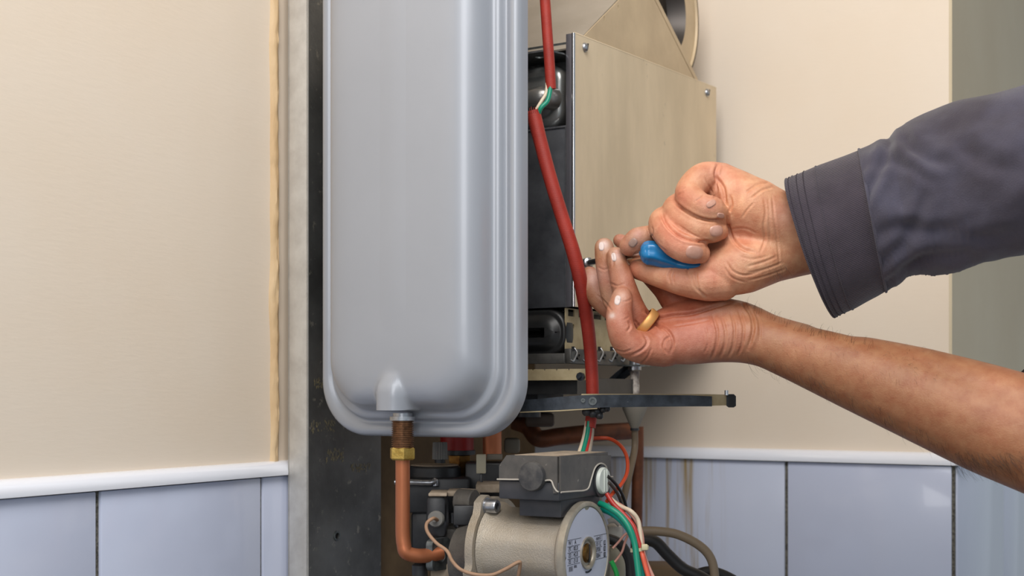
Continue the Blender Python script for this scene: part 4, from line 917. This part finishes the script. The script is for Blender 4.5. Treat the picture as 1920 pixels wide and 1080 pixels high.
def skin_tint(v, base, anchors):
    c = np.tile(np.array(base, float), (len(v), 1)); px = to_px(v)
    for ax, ay, ar, col, amt in anchors:
        wgt = amt*np.exp(-(((px[:,0]-ax)**2+(px[:,1]-ay)**2)/ar**2)); c = c*(1-wgt[:,None])+np.array(col, float)*wgt[:,None]
    for k, s_ in ((0, 60.0), (1, 160.0)):
        nn = np.array([noise.noise(Vector(p)*s_) for p in v[::1]]) if k == 0 else 0
        if k == 0: c = c*(1+0.05*nn[:,None])
    c = c/255.0; return np.where(c <= 0.04045, c/12.92, ((np.maximum(c, 0)+0.055)/1.055)**2.4)
PINK = (224,150,128); PALE = (232,190,160); RED = (204,112,92); DIRT = (150,112,96); WHITE = (238,228,228)
ta = skin_tint(va, (216,164,128), [(1345,320,40,PINK,.5),(1280,372,22,RED,.45),(1250,420,26,(216,136,112),.5),(1262,455,30,(214,132,112),.5),(1300,470,26,PINK,.4),(1190,452,28,DIRT,.75),(1196,436,10,(206,160,150),.5),
   (1405,400,50,(230,168,126),.5),(1390,440,35,(236,160,130),.5),(1340,520,40,(222,150,124),.5),(1270,520,30,PINK,.4),(1470,400,30,(236,176,160),.5),(1330,385,20,(214,150,134),.5),(1180,505,40,(170,100,80),.6)])
tb_ = skin_tint(vb, (166,117,82), [(1160,590,50,(216,146,128),.7),(1165,555,14,WHITE,.6),(1148,592,6,WHITE,1.0),(1133,458,12,WHITE,.8),(1157,478,13,(232,206,200),.8),(1135,520,30,(196,140,124),.6),(1110,520,22,(206,176,170),.7),  # darker base tone paints the sleeve's shade into the forearm
   (1140,560,30,(176,140,112),.6),(1250,650,70,(206,136,112),.7),(1310,630,60,(216,150,130),.8),(1240,565,60,(160,84,60),.6),(1290,580,50,(170,94,70),.5),(1380,640,50,(196,138,112),.6),(1182,520,20,(190,130,114),.5),  # deep browns at the thumb base are painted shade under the upper hand
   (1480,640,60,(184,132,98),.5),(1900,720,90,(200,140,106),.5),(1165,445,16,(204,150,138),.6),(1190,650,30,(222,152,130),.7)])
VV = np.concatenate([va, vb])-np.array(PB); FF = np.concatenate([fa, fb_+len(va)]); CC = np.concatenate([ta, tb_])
me = bpy.data.meshes.new('person'); me.vertices.add(len(VV)); me.vertices.foreach_set('co', VV.ravel())
me.loops.add(len(FF)*4); me.loops.foreach_set('vertex_index', FF.ravel().astype(np.int32)); me.polygons.add(len(FF))
me.polygons.foreach_set('loop_start', np.arange(0, len(FF)*4, 4, dtype=np.int32)); me.update(calc_edges=True)
me.polygons.foreach_set('use_smooth', np.ones(len(FF), dtype=bool))
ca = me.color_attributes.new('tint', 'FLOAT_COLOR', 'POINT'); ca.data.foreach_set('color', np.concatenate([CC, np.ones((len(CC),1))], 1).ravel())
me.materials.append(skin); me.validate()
person = bpy.data.objects.new('person', me); COL.objects.link(person); person.location = (PB.x, PB.y, PB.z+ZC)
tag(person, 'person reaching in from the right, one arm sleeved and gripping a screwdriver, other forearm bare', 'person')
bvh = BVHTree.FromPolygons([tuple(p) for p in np.concatenate([va, vb])], [tuple(int(i) for i in q) for q in FF])
def hit(px, py):
    d = X(px, py, 1.0).normalized(); h = bvh.ray_cast(Vector((0,0,0)), d); return (h[0], h[1]) if h[0] else (None, None)
def ppart(name, mb, m, smooth=60, label=None, parent=None, kind=None):
    me = bpy.data.meshes.new(name); me.from_pydata([(p[0]-PB.x, p[1]-PB.y, p[2]-PB.z) for p in mb.v], [], mb.f)
    bm = bmesh.new(); bm.from_mesh(me); bmesh.ops.recalc_face_normals(bm, faces=bm.faces); bm.to_mesh(me); bm.free()
    me.materials.append(m)
    if smooth: me.polygons.foreach_set('use_smooth', [True]*len(me.polygons)); me.set_sharp_from_angle(angle=math.radians(smooth))
    o = bpy.data.objects.new(name, me); COL.objects.link(o); o.parent = parent or person; return tag(o, label, kind=kind)
# fingernails lie on the fingertips
def nail(cx, cy, a, b, ang, tint=nail_m):
    ca_, sa = math.cos(math.radians(ang)), math.sin(math.radians(ang)); top = []; n_r = 6; n_a = 24; ok = True; R = []
    for i in range(n_r+1):
        q = i/n_r; ring = []
        for k in range(n_a):
            t = 2*math.pi*k/n_a; ex = abs(math.cos(t))**0.75*math.copysign(1, math.cos(t)); ey = abs(math.sin(t))**0.75*math.copysign(1, math.sin(t))
            x, y = a*q*ex, b*q*ey; h, n = hit(cx+x*ca_-y*sa, cy+x*sa+y*ca_)
            if h is None: return
            if n.dot(h) > 0: n = -n
            ring.append(tuple(h+n*(0.00075 if q < 0.95 else 0.00015)))
        R.append(ring)
    ppart('fingernail', MB().rings(R[::-1], cap0=False, cap1=True), tint, 80)
nail(1302, 473, 16, 12.5, 8); nail(1343, 433, 12.5, 10.5, -8); nail(1333, 382, 10, 6, -30); nail(1351, 404, 7, 5, 10)
nail(1187, 455, 9, 7, -50, mat('dirty_fingernail', (150,122,110), 0.4)); nail(1128, 462, 5, 8, 0, mat('dusty_fingernail', (214,196,190), 0.5)); nail(1151, 482, 4.5, 8, -10, MATS['dusty_fingernail'])
nail(1158, 563, 5.5, 9, 12, MATS['dusty_fingernail'])
# gold ring on the ring finger
rc = X(1209, 606, E0+.003); rd = (X(1232,620,E0+.010)-X(1196,590,E0+.009)).normalized()
ppart('ring', MB().lathe(tuple(rc-rd*0.0030), tuple(rd), [(0,0.0112),(0,0.0124),(0.001,0.0130),(0.0062,0.0130),(0.0072,0.0124),(0.0072,0.0112)], 40, False), gold, 60, 'wide yellow band ring')
# fine dark arm hair
hb = MB()
def hair(px, py, dx, dy, r=0.00007):
    h, n = hit(px, py)
    if h is None: return
    if n.dot(h) > 0: n = -n
    d = h.y; e = h+Vector((dx*d/F, -0.001, -dy*d/F))+n*0.002; mid = h.lerp(e, 0.5)+n*0.0016
    hb.tube([tuple(h-n*0.0003), tuple(mid), tuple(e)], [r, r*0.8, r*0.35], 3, 3)
for k in range(150):
    t = rng.uniform(0, 1); x = 1400+t*510
    py = np.interp(x, [1400,1500,1600,1720,1850,1920],[690,715,762,825,882,915]); hair(x, py-rng.uniform(3, 26), rng.uniform(4,22), rng.uniform(6,26))
    py = np.interp(x, [1400,1500,1600,1720,1850,1920],[568,612,636,668,700,716]); 
    if x < 1640: hair(x, py+rng.uniform(3, 14), rng.uniform(-4,12), -rng.uniform(4,16))
for k in range(110): hair(rng.uniform(1780,1915), rng.uniform(845,872), rng.uniform(8,40), rng.uniform(14,36))
for k in range(120): hair(rng.uniform(1430,1760), rng.uniform(640,720)+ (0), rng.uniform(-2,10), rng.uniform(4,14), 0.00005)
for k in range(14): hair(rng.uniform(1440,1476), rng.uniform(498,516), rng.uniform(-2,8), rng.uniform(8,20))
ppart('arm_hair', hb, hair_m, None, kind='stuff')

# --- dark sleeve of the upper arm
SR = [((1478,340),(1563,594),46,.046,.965),((1492,334),(1568,592),46,.046,.964),((1540,312),(1603,578),44,.047,.960),((1604,287),(1655,549),40,.049,.953),((1612,284),(1662,545),40,.052,.952),((1640,274),(1680,536),38,.053,.947),((1664,265),(1700,520),34,.052,.943),
      ((1676,246),(1722,513),30,.055,.938),((1694,233),(1745,511),28,.057,.934),((1760,210),(1800,503),24,.059,.92),((1850,183),(1882,485),20,.061,.90),((1990,135),(2000,455),16,.064,.875),((2060,112),(2070,440),16,.065,.86)]
NS = 168
def sleeve_ring(T, B, bx, bd, d, amp=1.0, off=0.0, s=0.0):
    T = X(T[0], T[1], d); B = X(B[0], B[1], d); c = (T+B)/2; a = (T-B)/2; b = Vector((-bx*d/F, -bd, 0)); r = []
    for k in range(NS):
        t = 2*math.pi*k/NS; co, si = math.cos(t), math.sin(t)
        p = c+a*co*(1+off)+b*(abs(si)**0.9*math.copysign(1, si))*(1+off)
        r.append(p)
    return r
FOLDS = [([(1672,262),(1658,300),(1634,350),(1612,392)],9,.0030),([(1694,236),(1704,268),(1742,296),(1800,306)],12,.0022),([(1650,548),(1690,508),(1750,484),(1830,474)],12,.0034),
         ([(1640,444),(1692,424),(1750,434),(1850,404)],13,.0022),([(1622,520),(1676,474),(1720,412),(1740,350)],12,.0022),([(1616,320),(1650,306),(1700,312),(1760,350)],10,.0018),([(1780,250),(1840,300),(1930,330)],16,.0022),([(1700,500),(1780,452),(1900,440)],14,.0024)]
FOLDS = [(np.array([tuple(p)[:2] for p in catmull([Vector((a, b, 0)) for a, b in pts], [0]*len(pts), 8)[0]]), w_, dp_) for pts, w_, dp_ in FOLDS]
def fold_depth(p, c):
    if p.y > c.y: return 0.0
    q = np.array((960+F*p.x/p.y, HZ-F*p.z/p.y)); r = 0.0
    for P, w_, dp_ in FOLDS:
        d2 = ((P-q)**2).sum(1); k = int(d2.argmin()); d = math.sqrt(d2[k]); fd = min(1.0, min(k, len(P)-1-k)/6+0.1)
        if d < 4*w_: r += dp_*fd*(-math.exp(-(d/w_)**2)+0.55*math.exp(-((d-1.9*w_)/(1.1*w_))**2))
    return r
def interp(t):
    i = min(int(t), len(SR)-2); q = t-i; A, B = SR[i], SR[i+1]
    L2 = lambda x, y: (x[0]+(y[0]-x[0])*q, x[1]+(y[1]-x[1])*q)
    return L2(A[0],B[0]), L2(A[1],B[1]), A[2]+(B[2]-A[2])*q, A[3]+(B[3]-A[3])*q, A[4]+(B[4]-A[4])*q
def wrinkle(p, amt):
    q = Vector((p.x*0.9+p.z*0.45, p.y*0.5, p.z*1.0-p.x*0.35))
    n = noise.noise(q*22)*0.0042+noise.noise(q*48+Vector((3,1,7)))*0.0026+noise.noise(q*110)*0.0007
    return n*amt
def sleeve(t0, t1, n, amt, grow=0.0):
    R = []
    for k in range(n+1):
        t = t0+(t1-t0)*k/n; T, B, bx, bd, d = interp(t); r = sleeve_ring(T, B, bx, bd, d, off=grow); c = sum(r, Vector())/NS
        R.append([tuple(p+(p-c).normalized()*(wrinkle(p, amt if not callable(amt) else amt(t))+(fold_depth(p, c) if callable(amt) else 0.0))) for p in r])
    return R
outer = sleeve(0.0, 4.0, 40, 0.35); inner = [[tuple(Vector(p)+(sum((Vector(x) for x in r), Vector())/NS-Vector(p)).normalized()*0.0022) for p in r] for r in (outer[0], outer[3], outer[12])]
cuff = MB(); cuff.rings(inner[::-1]+outer, cap0=False, cap1=False)
cf = ppart('cuff', cuff, rib_m, 60, 'dark ribbed cotton cuff')
slv = MB().rings(sleeve(3.9, 12.0, 130, lambda t: min(1.0, 0.35+(t-3.9)*0.6), 0.012), cap0=False, cap1=False)
sl = ppart('sleeve', slv, cloth, 70, 'faded dark navy sleeve')
def stitch(t, gap, r, grow, m=thread_m, par=None):
    T, B, bx, bd, d = interp(t); ring = sleeve_ring(T, B, bx, bd, d, off=grow); c = sum(ring, Vector())/NS
    ring = [p+(p-c).normalized()*wrinkle(p, 0.35) for p in ring]
    q = MB(); dense = []
    for k in range(NS):
        a, b = ring[k], ring[(k+1) % NS]
        for s_ in range(4): dense.append(a.lerp(b, s_/4))
    if gap:
        for k in range(0, len(dense), 3): q.tube([tuple(dense[k]), tuple(dense[(k+2) % len(dense)])], r, 4, smooth=False)
    else: q.tube([tuple(p) for p in dense]+[tuple(dense[0])], r, 6, smooth=False)
    ppart('stitching', q, m, None, parent=par, kind='stuff' if gap else None)
for t in (0.45, 1.15, 1.4): stitch(t, True, 0.00035, 0.004, par=cf)
for t in (0.05, 0.85, 1.85): stitch(t, False, 0.0006, 0.001, m=rib_m, par=cf)
for t in (3.78, 3.96): stitch(t, True, 0.0004, 0.015, par=sl)
stitch(3.9, False, 0.0011, 0.010, m=cloth, par=sl)
# rolled sleeve of the bare arm just past the frame's edge
R = []
for k in range(7):
    x = 1921+k*26; d = E0-.088-k*0.004; yc = 806+k*9; hh_ = 118+(k > 0)*6; c = X(x+8, yc, d); a = X(x-6, yc-hh_, d)-X(x-6, yc, d); b = Vector((-0.006, -0.052, 0))
    off = X(x+3, yc, d)-X(x, yc, d)
    R.append([tuple(c+a*math.cos(t)+b*math.sin(t)) for t in [2*math.pi*j/48 for j in range(48)]])
ppart('rolled_sleeve', MB().rings(R, cap0=False, cap1=False), cloth, 60, 'edge of a rolled dark sleeve')

# ============================================================ screwdriver
hp = [(1201,474,D0-.004,10),(1206,474,D0-.004,18),(1214,474,D0-.004,21.5),(1226,475,D0-.004,22),(1240,480,D0-.004,20.5),(1256,486,D0-.004,18),(1270,491,D0-.004,17.5),(1286,494,D0-.005,18),(1304,495,D0-.004,18),(1322,491,D0-.001,18),(1338,478,D0+.002,17),(1346,475,D0+.003,10)]
tipd = 1.072
sdb = X(1260, 484, D0)
drv = bpy.data.objects.new('screwdriver', None); COL.objects.link(drv); drv.location = (sdb.x, sdb.y, sdb.z+ZC); tag(drv, 'screwdriver with bright blue plastic handle, gripped in the sleeved hand', 'screwdriver')
def dpart(name, mb, m, smooth, label=None):
    me = bpy.data.meshes.new(name); me.from_pydata([(p[0]-sdb.x, p[1]-sdb.y, p[2]-sdb.z) for p in mb.v], [], mb.f)
    bm = bmesh.new(); bm.from_mesh(me); bmesh.ops.recalc_face_normals(bm, faces=bm.faces); bm.to_mesh(me); bm.free()
    me.materials.append(m); me.polygons.foreach_set('use_smooth', [True]*len(me.polygons)); me.set_sharp_from_angle(angle=math.radians(smooth))
    o = bpy.data.objects.new(name, me); COL.objects.link(o); o.parent = drv; return tag(o, label)
P, rr = catmull([X(a, b, c) for a, b, c, r in hp], [r*c/F for a, b, c, r in hp], 5); R = []
for i, p in enumerate(P):
    t = (P[min(i+1, len(P)-1)]-P[max(i-1, 0)]).normalized(); a = (Vector((0,0,1))-t*t.z).normalized(); b = t.cross(a)
    fl_ = 0.07 if 6 < i < len(P)-8 else 0.03
    R.append([tuple(p+(a*math.cos(q)+b*math.sin(q))*rr[i]*(1+fl_*math.cos(6*q+0.4))) for q in [2*math.pi*k/72 for k in range(72)]])
dpart('handle', MB().rings(R), blue, 35, 'bright blue moulded handle')
s0 = X(1204, 475, D0-.003); s1_ = X(1096, 494, tipd)
dpart('shaft', MB().tube([tuple(s0), tuple(s1_)], 0.0028, 14, smooth=False), chrome, 60)
dd = (s1_-s0).normalized()
dpart('bit_holder', MB().lathe(tuple(s1_-dd*0.010), tuple(dd), [(0,0.0030),(0.001,0.0044),(0.008,0.0044),(0.010,0.0030),(0.013,0.0022),(0.016,0.0010)], 16), zinc, 40, 'short steel tip')
